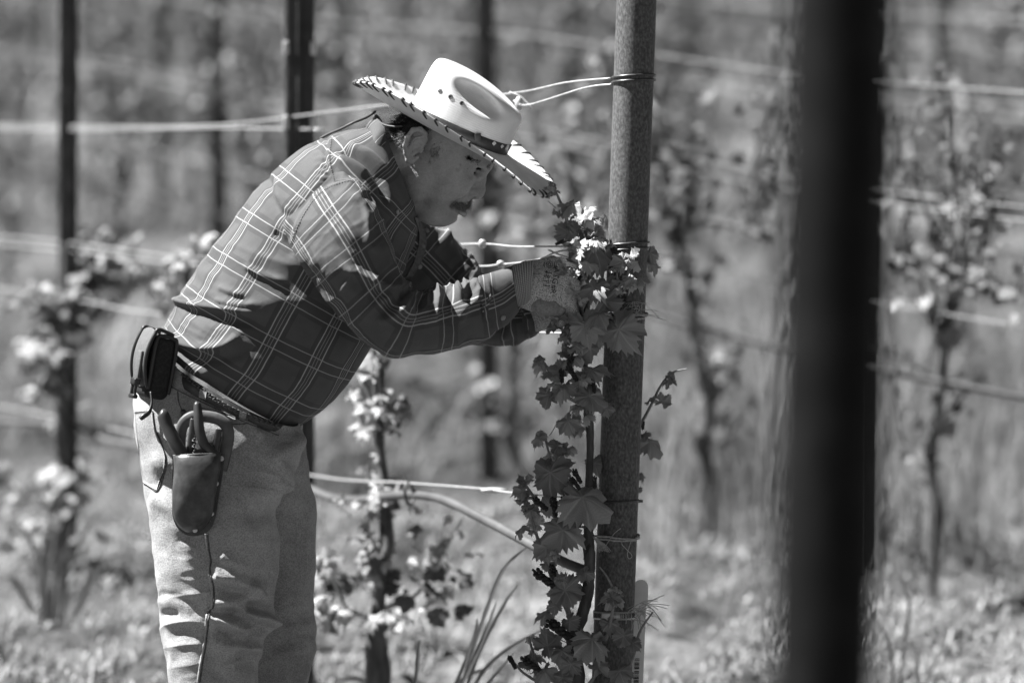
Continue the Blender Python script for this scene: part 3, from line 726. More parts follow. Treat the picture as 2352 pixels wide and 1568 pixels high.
# leaves: picture position, size, tip direction (deg), facing (x, toward viewer, up), depth, pale copy for young and sunlit leaves?
LV = [(1261,428,34,120,.2,.5,.8,-.03,1),(1268,436,26,20,.3,.4,.8,-.04,1),(1300,474,66,185,0,.25,1,-.04,1),(1322,476,44,10,.2,.3,1,-.03,1),(1344,484,52,60,.1,.5,.8,-.04,1),(1352,476,34,110,-.4,.5,.6,-.05,1),
(1297,528,84,145,-.2,1,.1,-.02,0),(1322,522,54,20,.3,1,.2,-.01,0),(1363,528,80,40,.2,1,.15,-.02,0),(1391,512,64,65,.4,1,.1,.02,0),(1308,552,56,170,-.2,.5,.9,-.06,1),(1366,556,52,270,0,.6,.8,-.07,1),(1350,562,40,200,.1,.5,.8,-.075,1),
(1330,585,78,240,-.5,.5,.6,-.08,1),(1372,590,112,285,.1,1,.2,-.05,0),(1357,612,64,320,.2,.6,.8,-.085,1),(1310,604,86,190,-.1,.8,.5,-.05,0),(1421,606,62,215,-.1,1,.5,-.075,1),(1408,622,30,260,-.3,.6,.6,-.08,1),(1452,584,38,100,0,.6,.7,-.07,1),(1466,604,46,330,.3,.7,.6,-.075,1),
(1494,590,62,280,.5,1,.1,.03,0),(1499,618,60,300,.6,.9,.2,.03,0),(1460,648,70,325,.2,.7,.7,-.07,1),(1478,640,40,20,.2,.5,.8,-.07,1),(1436,656,44,190,-.3,.7,.6,-.08,1),(1358,676,100,240,-.2,1,.2,-.1,0),(1399,668,96,280,.2,1,.1,-.055,0),(1394,706,90,290,.1,.8,.55,-.09,0),(1360,722,84,195,0,.5,.8,-.1,0),
(1306,740,88,205,-.3,.6,.5,-.07,0),(1347,764,108,280,0,1,.1,-.08,0),(1432,774,150,295,.1,1,.1,-.075,0),(1402,806,66,250,-.7,.7,.2,-.08,0),(1268,756,48,200,-.2,.5,.6,-.05,0),(1306,772,48,280,.2,.6,.8,-.06,1),(1331,790,54,330,.2,.6,.8,-.07,1),(1300,806,60,130,-.2,.9,.4,-.05,0),(1300,824,72,190,-.1,.3,1,-.06,1),(1358,812,80,270,.3,1,0,-.06,0),(1261,716,44,230,-.2,.6,.7,-.04,0),(1372,775,70,330,.4,.9,0,-.04,0),
(1237,819,34,125,-.2,.6,.5,-.04,0),(1244,826,24,40,.2,.7,.5,-.04,0),(1230,842,34,185,-.2,.8,.5,-.04,0),(1252,862,36,180,-.2,.6,.7,-.04,0),(1280,850,56,170,0,.9,.4,-.05,0),(1303,868,56,250,.2,1,.1,-.05,0),(1284,890,104,215,-.2,.8,.6,-.06,0),(1268,884,50,200,-.1,.2,1,-.07,1),(1343,884,68,265,.2,1,.2,-.07,0),(1371,850,84,350,.1,.6,.8,-.06,0),(1258,918,64,250,-.3,1,.1,-.05,0),
(1366,922,112,320,.2,.7,.6,-.08,0),(1396,946,54,300,.4,.8,.2,-.08,0),(1312,948,96,250,0,1,.1,-.05,0),(1298,976,66,235,-.2,1,.2,-.05,0),(1351,962,44,300,-.2,.4,.8,-.09,1),(1335,930,70,300,.1,1,0,-.04,0),(1325,990,50,250,0,1,.2,-.03,0),(1247,990,32,60,.2,.5,.8,-.04,1),(1238,996,24,190,-.2,.5,.8,-.045,1),(1234,1016,50,245,-.3,.8,.6,-.05,1),(1290,1018,64,25,.2,.8,.6,-.05,0),(1284,1044,58,215,-.2,.7,.6,-.05,0),(1312,1032,40,340,.3,.6,.7,-.05,1),
(1348,1040,84,260,0,1,.1,-.02,0),(1368,1074,56,290,.2,1,.1,.0,0),(1262,1106,116,265,-.1,1,.3,-.06,0),(1296,1100,70,350,.3,.9,.3,-.05,0),(1192,1099,34,140,-.1,.9,.4,-.05,0),(1200,1108,24,20,.1,.8,.5,-.05,0),(1192,1132,52,220,-.2,.7,.7,-.05,0),(1200,1150,44,210,-.2,.7,.6,-.055,0),(1363,1150,156,340,.1,1,.25,-.09,0),(1212,1174,48,200,-.2,.8,.5,-.055,0),(1258,1169,70,230,0,1,.2,-.05,0),(1310,1192,64,280,.1,1,.1,-.06,0),
(1530,874,40,200,-.2,.7,.6,.04,0),(1542,866,28,330,.2,.7,.5,.04,0),(1562,850,28,10,.2,.6,.6,.04,0),(1490,914,50,145,-.4,.5,.7,.045,0),(1528,928,54,320,.3,.8,.4,.045,0),(1506,1022,78,320,.2,.6,.7,.05,0),(1480,1000,30,260,.1,.6,.6,.05,0),(1472,1099,30,300,.4,.9,.2,.05,0),(1470,1125,24,270,.4,.9,.2,.05,0),
(1188,1216,58,190,-.1,.3,.9,-.05,0),(1249,1200,54,280,0,1,.2,-.05,0),(1292,1240,118,262,0,1,.2,-.08,0),(1244,1266,80,225,-.1,.9,.4,-.075,0),(1210,1302,80,235,-.3,.8,.5,-.07,0),(1262,1290,56,20,.2,.6,.7,-.07,0),(1337,1321,52,220,-.2,1,.1,-.05,0),(1314,1358,92,340,.1,1,.2,-.08,0),(1270,1364,68,230,-.2,1,.2,-.07,0),(1246,1416,60,225,-.3,.7,.5,-.07,0),(1274,1398,58,270,0,1,.1,-.07,0),(1316,1432,58,330,.1,1,.2,-.07,0),
(1217,1470,78,130,-.2,1,.3,-.06,0),(1269,1474,78,30,.1,1,.2,-.05,0),(1290,1506,70,260,0,.8,.5,-.07,0),(1357,1484,128,262,.0,.75,.75,-.12,2),(1372,1462,60,80,.1,.8,.5,-.1,0),(1399,1372,66,200,-.1,1,.4,-.09,0),(1415,1352,36,50,.1,.8,.6,-.09,1),(1414,1378,40,320,.2,.9,.4,-.095,0),(1402,1440,64,280,0,1,.1,-.07,0),(1460,1482,60,320,.3,1,.2,-.07,0),(1430,1470,60,260,.1,1,.2,-.075,0),(1187,1514,54,190,-.2,.9,.4,-.055,0),(1242,1548,72,230,-.1,.9,.4,-.06,0),(1309,1536,72,250,0,1,.2,-.07,0),(1345,1551,84,280,.1,.8,.6,-.08,0),(1427,1551,76,290,.2,1,.2,-.08,0),(1380,1540,60,320,.1,.8,.5,-.09,0),(1215,1525,50,330,.1,.7,.7,-.06,0),(1280,1560,70,200,-.2,.8,.5,-.08,0)]
for i, (px, py, s, td, nx, nc, nz, y, yg) in enumerate(LV):
    if not yg and py > 700 and s < 100 and (i * 37) % 11 < 2: continue
    p = W(px, py, y - .01); a = R(td + 8 * math.sin(i * 7.3)); tip = Vector((math.cos(a), .25 * math.sin(i * 3.1), math.sin(a)))
    nrm = (nx - .1 + .4 * math.sin(i * 2.3), -nc, nz + .25 + .35 * math.cos(i * 1.7))
    sz = s / PXM * (.50 if yg == 1 else .47 * (.8 + .35 * abs(math.sin(i * 5.7))))
    off = Vector(tip).normalized() * (-.35 * sz)
    place('leaf', (LEAFY if yg else LEAF)[(i * 5 + i // 3) % 6], leaf_matrix(Vector(p) + off, tip, nrm, sz), fv)
g = np.random.default_rng(77)
for (x0, y0), (x1, y1), n, yy in (((1330, 560), (1262, 420), 9, -.035), ((1432, 680), (1450, 590), 5, -.07), ((1275, 1090), (1250, 1000), 5, -.045), ((1290, 880), (1240, 820), 6, -.05), ((1310, 850), (1290, 740), 8, -.07), ((1225, 1190), (1195, 1100), 6, -.055), ((1280, 1350), (1222, 1200), 8, -.07), ((1390, 560), (1340, 490), 6, -.05), ((1340, 980), (1330, 800), 9, -.085), ((1240, 1540), (1200, 1480), 5, -.06), ((1330, 700), (1300, 600), 7, -.11)):
    for i in range(n):
        f = (i + g.random()) / n; p = W(x0 + (x1 - x0) * f + 9 * g.standard_normal(), y0 + (y1 - y0) * f + 9 * g.standard_normal(), yy + .02 * g.standard_normal())
        tip = Vector((g.standard_normal(), .4 * g.standard_normal(), .6 * g.standard_normal())); nr = Vector((-.3 + .5 * g.standard_normal(), -.45 + .35 * g.standard_normal(), .9))
        place('leaf', LEAFY[int(g.integers(6))], leaf_matrix(p, tip, nr, (.009 + .013 * g.random())), fv)
def cluster_geo(seed):
    g = np.random.default_rng(seed); mb = MB(); n = 30
    mb.add(*tube(np.array([[0, 0, 0], [.004, 0, -.5], [0, 0, -1.]]), [.05, .04, .02], 5, 6)[:2])
    for k in range(n):
        t = (k + .5) / n; a = k * 2.4; r = .16 * (1 - t * .6) * (.6 + .6 * g.random()); mb.add(*blob((r * math.cos(a), r * math.sin(a), -.12 - .88 * t), .085 * (.7 + .5 * g.random()), 6, 5))
    return mb
CL = [cluster_geo(s).mesh('flower_cluster', M['bud']) for s in (1, 2, 3)]
for i, (px, py, s, a) in enumerate([(1289,556,26,200),(1341,532,24,290),(1432,690,34,265),(1310,830,42,250),(1290,862,34,275),(1315,857,40,300),(1363,885,34,280),(1477,978,20,80),(1325,1092,38,300),(1320,1108,36,310),(1366,1106,30,270),(1240,1156,44,320),(1273,1162,46,280),(1300,1159,46,300),(1247,1326,62,322),(1274,1314,44,300),(1279,1441,70,322),(1219,1524,50,325),(1176,1519,34,300),(1350,1260,26,250),(1342,1345,26,250),(1322,1480,40,250),(1330,640,24,240),(1300,1455,40,330)]):
    d = Vector((math.cos(R(a)), -.1, math.sin(R(a)))); m = d.to_track_quat('-Z', 'Y').to_matrix().to_4x4()
    place('flower_cluster', CL[i % 3], Matrix.Translation(Vector(W(px - s * .5 * math.cos(R(a)), py + s * .5 * math.sin(R(a)), -.085))) @ m @ Matrix.Scale(s / PXM, 4), fv)
for pts in ([(1262, 1000, -.04), (1272, 985, -.045), (1280, 968, -.05), (1284, 962, -.05)], [(1258, 462, -.03), (1268, 470, -.035), (1276, 478, -.03)], [(1240, 1440, -.06), (1262, 1458, -.06), (1290, 1470, -.06), (1308, 1478, -.06)], [(1286, 1330, -.07), (1293, 1318, -.07), (1300, 1322, -.07), (1303, 1315, -.07)]):
    obj('tendril', *tube(pxpath(pts), .0008, 5, 14)[:2], M['cane'], fv)
# frayed dry tie at the foot
ft = thing('frayed_tie', tuple(W(1462, 1410, -.05)), 'frayed dry fibre knot at the foot of the pipe post', 'twine'); g = np.random.default_rng(9)
for k in range(30):
    a = g.random() * 1.3 - .55; L = 25 + 60 * g.random() ** 2; b = (1460 + 10 * g.standard_normal(), 1402 + 9 * g.standard_normal())
    if k % 3 == 0: a += 1.3; L *= .6
    fibre([(b[0], b[1], -.05), (b[0] + .5 * L * math.cos(a), b[1] + .5 * L * math.sin(a) - 8, -.055), (b[0] + L * math.cos(a), b[1] + L * math.sin(a) + 6 * g.standard_normal(), -.05)], .0004 + .0005 * g.random(), ft)

# ---- the small vine between man and post, and the one round the far-left post
def detail_vine(base, trunk, shoots, spots, label, seed, size=.028, young=.5):
    g = np.random.default_rng(seed); v = thing('grape_vine', tuple(base), label, 'vine')
    obj('trunk', *tube(trunk[0], trunk[1], 9, 60, rough=.05)[:2], M['bark'], v)
    for s in shoots: obj('shoot', *tube(pxpath(s), np.linspace(.005, .002, len(s)), 6, 6 * len(s))[:2], M['cane'], v)
    for (px, py, sx, sy, n, y, k) in spots:
        for i in range(n):
            p = W(px + sx * g.standard_normal(), py + sy * g.standard_normal(), y + .05 * g.standard_normal())
            nr = Vector((.5 * g.standard_normal(), -.5 + .5 * g.standard_normal(), .8)); tp = Vector((g.standard_normal(), .4 * g.standard_normal(), g.standard_normal() - .3))
            place('leaf', LEAFY[int(g.integers(6))] if g.random() < young else LEAFM[int(g.integers(4))], leaf_matrix(p, tp, nr, size * k * (.5 + .7 * g.random())), v)
    return v
D1 = .93
tp = pxpath([(868, 2060, D1), (868, 1568, D1), (862, 1470, D1), (868, 1400, D1), (884, 1290, D1), (893, 1230, D1), (883, 1150, D1), (882, 1090, D1), (872, 1020, D1), (866, 950, D1), (862, 880, D1), (858, 800, D1)])
bs = W(868, 2000, D1); bs[2] = float(gz(bs[0], bs[1]))
detail_vine(bs, (tp, [.03, .027, .022, .014, .012, .011, .01, .009, .009, .008, .007, .006]),
  [[(866, 1420, D1), (800, 1400, D1), (770, 1340, D1), (750, 1290, D1)], [(870, 1400, D1), (950, 1370, D1), (1000, 1300, D1), (1060, 1190, D1)], [(884, 1290, D1), (850, 1230, D1), (838, 1180, D1)], [(880, 1150, D1), (850, 1110, D1), (842, 1070, D1)], [(872, 1000, D1), (905, 960, D1), (920, 900, D1)], [(866, 940, D1), (835, 880, D1), (820, 850, D1)]],
  [(845, 830, 18, 22, 12, D1 - .02, 1.0), (870, 945, 34, 26, 22, D1 - .03, 1.0), (905, 925, 14, 18, 6, D1 - .04, .8), (865, 1085, 16, 26, 10, D1 - .02, .7), (880, 1155, 40, 22, 24, D1 - .04, .9), (860, 1290, 22, 40, 16, D1 - .03, .9), (795, 1320, 46, 50, 20, D1, .85), (920, 1370, 62, 44, 20, D1 + .03, 1.0), (985, 1280, 40, 46, 14, D1 + .05, .8), (850, 1415, 62, 28, 16, D1 - .03, 1.2), (760, 1290, 16, 26, 8, D1, .7)],
  'small vine with sunlit leaves standing between jeans and pipe post', 31)
stk = obj('vine_stake', *tube(pxpath([(868, 2060, D1 - .03), (880, 800, D1 + .03)]), .0045, 8, 12)[:2], M['steel_dark']); tag(stk, 'thin dark rod supporting the small vine left of the post', 'stake')
D2 = 2.45
tp = pxpath([(148, 1560, D2), (140, 1300, D2), (150, 1100, D2), (140, 950, D2), (150, 820, D2), (152, 700, D2), (150, 560, D2)]); bs = W(148, 1500, D2); bs[2] = float(gz(bs[0], bs[1]))
detail_vine(bs, (tp, [.026, .022, .019, .017, .016, .014, .01]),
  [[(150, 820, D2), (100, 860, D2), (85, 800, D2)], [(152, 700, D2), (230, 680, D2), (300, 610, D2)], [(150, 690, D2), (90, 720, D2), (60, 690, D2)], [(140, 1200, D2), (100, 1150, D2), (70, 1080, D2)], [(150, 1140, D2), (185, 1100, D2), (195, 1060, D2)]],
  [(105, 780, 36, 60, 34, D2 - .05, 1.2), (180, 690, 40, 34, 26, D2, 1.1), (270, 630, 40, 36, 34, D2, 1.1), (200, 560, 24, 40, 10, D2, .9), (110, 700, 40, 24, 14, D2, 1.0), (120, 890, 30, 30, 10, D2, .9), (90, 1130, 55, 50, 24, D2, 1.0), (180, 1080, 26, 40, 10, D2, 1.0), (110, 1220, 60, 40, 16, D2, 1.0)],
  'vine bushing round the dark far-left post', 32, .034, .28)
D3 = 1.75
tp = pxpath([(430, 1560, D3), (432, 1200, D3), (428, 900, D3), (430, 700, D3), (425, 590, D3)]); bs = W(430, 1600, D3); bs[2] = float(gz(bs[0], bs[1]))
detail_vine(bs, (tp, [.024, .02, .016, .013, .008]), [[(428, 640, D3), (400, 700, D3), (375, 620, D3)], [(428, 620, D3), (440, 590, D3), (450, 560, D3)]], [(430, 595, 22, 20, 14, D3, 1.0), (395, 660, 20, 26, 7, D3, .9), (470, 560, 20, 20, 8, D3, .9)], 'vine mostly hidden behind the shirt back, leaves peeping out left', 33)

# ---- tall grass blades by the foot of the post and at the left
def tuft(name, blades_, lab, y, w):
    t = thing(name, tuple(W(blades_[0][0][0], 2050, y)), lab, 'grass')
    for pts in blades_:
        P = pxpath([(a, b, y + c) for a, b, c in pts]); Q = cr(P, 14); s = np.linspace(0, 1, 14)
        ww = w * np.sin(np.pi * (.12 + .86 * s)) ** .7; T = np.gradient(Q, axis=0); Sd = np.cross(T, [.25, -1, .15]); Sd /= np.linalg.norm(Sd, axis=1, keepdims=True)
        Nn = np.cross(Sd, T); Nn /= np.linalg.norm(Nn, axis=1, keepdims=True)
        V = np.stack([Q - Sd * ww[:, None], Q + Nn * ww[:, None] * .35, Q + Sd * ww[:, None]], 1).reshape(-1, 3)
        obj('blade', V, gridfaces(14, 3), M['grass'], t)
    return t
tuft('grass_tuft', [[(1040, 1640, 0), (1090, 1480, 0), (1140, 1340, -.02), (1170, 1290, -.04), (1212, 1255, -.08)], [(1050, 1640, .03), (1100, 1500, .03), (1150, 1400, .05), (1190, 1340, .07)], [(1030, 1640, 0), (1080, 1530, -.02), (1120, 1440, -.03), (1140, 1380, -.05)], [(1060, 1640, 0), (1110, 1540, 0), (1180, 1480, .02), (1260, 1440, .05)], [(1010, 1640, 0), (1060, 1540, .03), (1090, 1460, .02), (1096, 1420, .02)], [(1080, 1640, 0), (1120, 1570, 0), (1180, 1500, .02)], [(950, 1620, 0), (957, 1540, 0), (962, 1480, 0), (966, 1470, 0)], [(1000, 1640, .1), (1060, 1560, .1), (1130, 1530, .1)]], 'long arching grass tuft left of the post foot', .42, .0042)
tuft('grass_tuft', [[(118, 1500, 0), (105, 1330, 0), (120, 1240, 0), (110, 1160, 0)], [(120, 1500, 0), (140, 1340, 0), (180, 1250, 0), (230, 1170, 0)], [(110, 1500, 0), (95, 1360, 0), (80, 1260, 0), (40, 1200, 0)], [(125, 1500, 0), (150, 1380, 0), (150, 1280, 0), (165, 1200, 0)], [(115, 1500, 0), (118, 1380, 0), (130, 1300, 0), (135, 1240, 0)], [(100, 1500, 0), (70, 1400, 0), (30, 1330, 0), (10, 1320, 0)], [(125, 1500, 0), (190, 1380, 0), (230, 1300, 0), (280, 1270, 0)]], 'tall blurred grass tuft at the lower left', 1.9, .007)
tuft('grass_tuft', [[(2060, 1700, 0), (2075, 1500, 0), (2090, 1400, 0), (2070, 1330, 0)], [(2080, 1700, 0), (2140, 1540, 0), (2180, 1450, 0)], [(2100, 1700, 0), (2110, 1560, 0), (2105, 1480, 0)], [(2040, 1700, 0), (2050, 1540, 0), (2030, 1440, 0)]], 'sparse tall grass at the lower right beyond the dark post', 1.3, .004)
# ================================================================== THE MAN
man = thing('person', (W(520, 0, 0)[0], 7.0, 0.0), 'person in plaid shirt and faded jeans bending to tie the vine', 'person')

# ---- head and neck: one continuous surface in head axes (forward, side, up; millimetres from the ear)
HA = R(33); HO = W(977, 345, 0.0); ROLL = R(5)
hf = np.array([math.cos(HA), 0, -math.sin(HA)]); hu = np.array([math.sin(HA), 0, math.cos(HA)])
hy = np.array([0, 1., 0]); hu2 = hu * math.cos(ROLL) - hy * math.sin(ROLL); hy2 = hy * math.cos(ROLL) + hu * math.sin(ROLL)
def headw(v): v = np.asarray(v, float); return HO + .001 * (v[..., 0:1] * hf + v[..., 1:2] * hy2 + v[..., 2:3] * hu2)
def head_sdf(p):
    m = p.copy(); m[..., 1] = np.abs(m[..., 1])          # left-right symmetric
    d = s_ell(m, (25, 0, 35), (93, 73, 80))
    d = smin(d, s_ell(m, (54, 0, -12), (56, 60, 78)), 16)
    d = smin(d, s_ell(m, (60, 0, -60), (47, 50, 36)), 16)            # jaw
    d = smin(d, s_ell(m, (24, 47, -40), (34, 21, 46)), 9)           # jaw angle, masseter
    d = smin(d, s_ell(m, (72, 36, -22), (34, 24, 30)), 14)           # cheek
    d = smin(d, s_ell(m, (84, 44, -4), (22, 14, 13)), 12)            # cheekbone
    d = smin(d, s_ell(m, (97, 0, -74), (20, 24, 17)), 10)            # chin
    d = smin(d, s_ell(m, (62, 0, -88), (44, 42, 24)), 14)            # soft under-chin
    d = smin(d, s_cap(m, (105, 4, 37), (82, 46, 36), 11, 9), 8)      # brow ridge
    d = smax(d, -s_ell(m, (108, 34, 21), (15, 17, 9)), 7)           # eye socket
    d = smin(d, s_ell(m, (85, 33, 20), (12.6, 14, 12)), 2.5)
    d = smax(d, -s_chain(m, [(97.5, 22, 15.5, .9), (98.5, 31, 14.2, 1.2), (92, 42, 15, 1.0), (84, 48, 17, .6)], 1), 1.2)         # eyeball under lids
    d = smin(d, s_chain(m, [(94, 20, 24, 2.4), (95, 30, 27.5, 2.8), (88, 42, 26, 2.8), (78, 50, 20, 2.6), (70, 54, 14, 1.8)], 2), 2)   # upper lid fold
    d = smin(d, s_chain(m, [(94, 21, 10.5, 2.2), (94, 32, 8.5, 2.8), (86, 44, 9.5, 2.8), (77, 51, 13, 2)], 2), 3)                        # lower lid
    d = smin(d, s_ell(m, (89, 34, 0), (9, 14, 6)), 4)                # bag under eye
    d = smin(d, s_chain(m, [(107, 0, 29, 7.5), (114, 0, 10, 8), (119.5, 0, -7, 11.5), (120, 0, -13, 13)], 5), 4.5)           # nose
    d = smin(d, s_ell(m, (110, 13.5, -16), (12, 8.5, 10)), 2.2)            # nostril wing
    d = smax(d, -s_ell(m, (115, 8, -25), (7, 4, 5)), 1.5)
    d = smin(d, s_ell(m, (101, 0, -40), (20, 29, 20)), 9)             # muzzle
    d = smin(d, s_chain(m, [(117, 0, -46, 5.5), (111, 14, -48, 5), (101, 25, -52, 3)], 3), 4)                        # upper lip
    d = smin(d, s_chain(m, [(120, 0, -58, 8), (113, 13, -58, 7), (101, 25, -54, 3)], 3), 4)                          # lower lip
    d = smax(d, -s_chain(m, [(124, 0, -51.5, 1.6), (115, 16, -52, 1.6), (102, 28, -55, 1.8), (96, 32, -60, 1.2)], 1), 2.2)   # mouth line
    d = smax(d, -s_chain(m, [(107, 22, -8, 2.2), (104, 31, -22, 3.0), (99, 40, -42, 2.8), (90, 45, -62, 1.8), (80, 46, -74, 1.2)], 2), 3.5)      # fold from nose to mouth
    d = smax(d, -s_cap(m, (119, 0, -68), (110, 20, -67), 4.2), 5)      # hollow under lip
    d = smax(d, -s_chain(m, [(70, 60, 14, 1.2), (60, 68, 19, .8)], 1), 3)
    d = smax(d, -s_chain(m, [(70, 60, 8, 1.2), (59, 67, 3, .8)], 1), 3)
    d = smax(d, -s_chain(m, [(98, 24, 3.5, 1.2), (95, 36, 1, 1.4), (86, 47, 4, 1.2), (76, 54, 9, .8)], 1), 2.5)   # crease under the eye
    d = smin(d, s_ell(m, (64, 46, -46), (22, 14, 26)), 10)             # jowl
    d = smin(d, s_cap(m, (-20, 0, -4), (-66, 0, -110), 56, 62), 16)    # neck
    d = smin(d, s_cap(m, (26, 0, -72), (-22, 0, -150), 42, 58), 14)    # throat
    d = smin(d, s_ell(m, (-75, 60, -140), (60, 110, 50)), 26)          # trapezius into the shirt
    # ear
    e = s_chain(m, [(-4, 75, 4, 3.6), (-6, 79, 20, 4.2), (-13, 84, 30, 4.4), (-24, 87, 32, 4.6), (-34, 88, 24, 4.6), (-36, 88, 8, 4.6), (-31, 86, -8, 4.4), (-22, 82, -18, 4.4), (-12, 79, -26, 6), (-6, 76, -24, 5.5), (-2, 74, -14, 4)], 3)
    e = smin(e, s_ell(m, (-20, 79, 4), (16, 4.5, 28)), 3)
    e = smin(e, s_chain(m, [(-14, 84, 22, 2.4), (-24, 85.5, 12, 2.6), (-22, 84, -4, 2.4), (-12, 81, -12, 2.4)], 2), 2)   # inner fold
    e = smax(e, -s_ell(m, (-11, 86, 0), (8, 8, 11)), 3)
    e = smin(e, s_ell(m, (-3, 77, 0), (4, 4, 6)), 3)
    return smin(d, e, 4)
hv, hfc = snets(head_sdf, (-112, -106, -172), (146, 106, 122), 2.3)
body = obj('body', headw(hv), hfc, M['skin'], man); hb = bvh_of(body)
for s in (-1, 1):
    c = headw((85.0, s * 33, 19.6)); e = obj('eye', *blob(c, .0125, 20, 14), M['eye'], man)
    gd = .001 * (hf * 8.6 - hu2 * 5.6 + hy2 * s * 4.5); obj('iris', *blob(c + gd, .0042, 12, 8), M['iris'], e)

def strands(name, n, sampler, length, rad, mat, curl, parent, seed, grav):
    """tufts of hair rooted on the head"""
    g = np.random.default_rng(seed); mb = MB(); k = 0
    for _ in range(n * 6):
        if k >= n: break
        p, d = sampler(g)
        loc, nor, _i, _d = hb.find_nearest(Vector(headw(p)))
        if loc is None: continue
        k += 1; L = length * (.6 + .7 * g.random()) ; q = [np.array(loc) - np.array(nor) * .001]; v = np.array(nor) * d[0] + d[1] * hf + d[2] * hu2 + d[3] * hy2
        v = v + .35 * g.standard_normal(3); v /= np.linalg.norm(v); cu = g.standard_normal(3) * curl
        for j in range(4):
            v = v + cu * .5 + np.array([0, 0, -grav]); v /= np.linalg.norm(v); cu = np.cross(v, cu) if curl > .5 else cu; q.append(q[-1] + v * L / 4)
        mb.add(*tube(np.array(q), np.linspace(rad, rad * .3, 5), 3, caps=False)[:2])
    return mb.build(name, mat, parent)
def cap_pt(F0, F1, U0, U1, yw=80): return lambda g: ((F0 + (F1 - F0) * g.random(), (-yw if g.random() < .75 else yw) * (.35 + .65 * g.random()), U0 + (U1 - U0) * g.random()),)
strands('hair', 2600, lambda g: ((-70 + 60 * g.random(), (80 if g.random() < .3 else -80) * g.random() ** .5, -6 + 56 * g.random()), (.75, -.5, -.55, 0)), .018, .00055, M['hair'], 1.3, man, 1, .12)
strands('nape_stubble', 260, lambda g: ((-82 + 50 * g.random(), -75 * (.25 + .75 * g.random()), -52 + 44 * g.random()), (.4, -.2, -.9, 0)), .005, .0003, M['greyhair'], .2, man, 2, .1)
strands('sideburn', 110, lambda g: ((4 + 20 * (t := g.random()) + 9 * g.standard_normal() * (1 - t), -78, 34 - 30 * g.random() - 14 * t + 4 * g.standard_normal()), (.35, .15, -1, 0)), .011, .00055, M['greyhair'], .25, man, 3, .1)
strands('eyebrow', 520, lambda g: ((108 - 38 * (t := g.random()), -(14 + 38 * t), 37 + 4 * g.random() - 5 * t), (.3, -.7, .0, -.5)), .007, .00045, M['hair'], .1, man, 4, .05)
strands('eyelash', 60, lambda g: ((98 - 18 * (t := g.random()), -(20 + 31 * t), 15.5 + 2.5 * t), (.6, .2, -.5, -.2)), .004, .0004, M['hair'], .1, man, 6, .05)
def mst(g):
    t = g.random(); s = -1 if g.random() < .65 else 1
    return ((121 - 26 * t, s * (2 + 36 * t), -28 - 13 * g.random() * (1 - .4 * t) - 17 * t + 1.2 * g.standard_normal()), (.28, .05, -.85, s * .6))
strands('moustache', 700, mst, .013, .0004, M['whitehair'], .15, man, 5, .1)

def ridges(u, v, su, sv, sk=0.0, seed=0):
    q = np.stack([(u + sk * v) / su, (v - sk * .3 * u) / sv, np.full_like(u, 3.3 * seed)], -1)
    r = 1 - np.abs(vnoise(q, 1.0)); r2 = 1 - np.abs(vnoise(q * 2.1 + 7.7, 1.0))
    return r ** 2.5 - .35 + .35 * (r2 ** 2.5 - .35)
# ---- cloth helper: a tube of cloth from traced edges, with folds and thread coordinates
def fold_field(px, py, folds):
    out = np.zeros_like(px)
    for pts, w, amp, *rest in folds:
        asym = rest[0] if rest else 1.0
        P = np.array(pts, float); P = cr(P, 8 * len(P)) if len(P) > 2 else P + 0.
        if len(P) == 2: P = P[0] + (P[1] - P[0]) * np.linspace(0, 1, 10)[:, None]
        best = np.full(px.shape, 1e9); sg = np.zeros_like(px); tt = np.zeros_like(px); n = len(P) - 1
        for i in range(n):
            d = P[i + 1] - P[i]; L2 = d @ d + 1e-9
            t = np.clip(((px - P[i][0]) * d[0] + (py - P[i][1]) * d[1]) / L2, 0, 1)
            ex = px - P[i][0] - t * d[0]; ey = py - P[i][1] - t * d[1]; e = ex * ex + ey * ey; m = e < best
            best = np.where(m, e, best); sg = np.where(m, np.sign(d[0] * ey - d[1] * ex), sg); tt = np.where(m, (i + t) / n, tt)
        s = np.sqrt(best); ww = np.where(sg > 0, w * asym, w)
        out += amp * np.exp(-(s / ww) ** 2) * np.clip(np.minimum(tt, 1 - tt) * 5 + .25, 0, 1)
    return out * .001
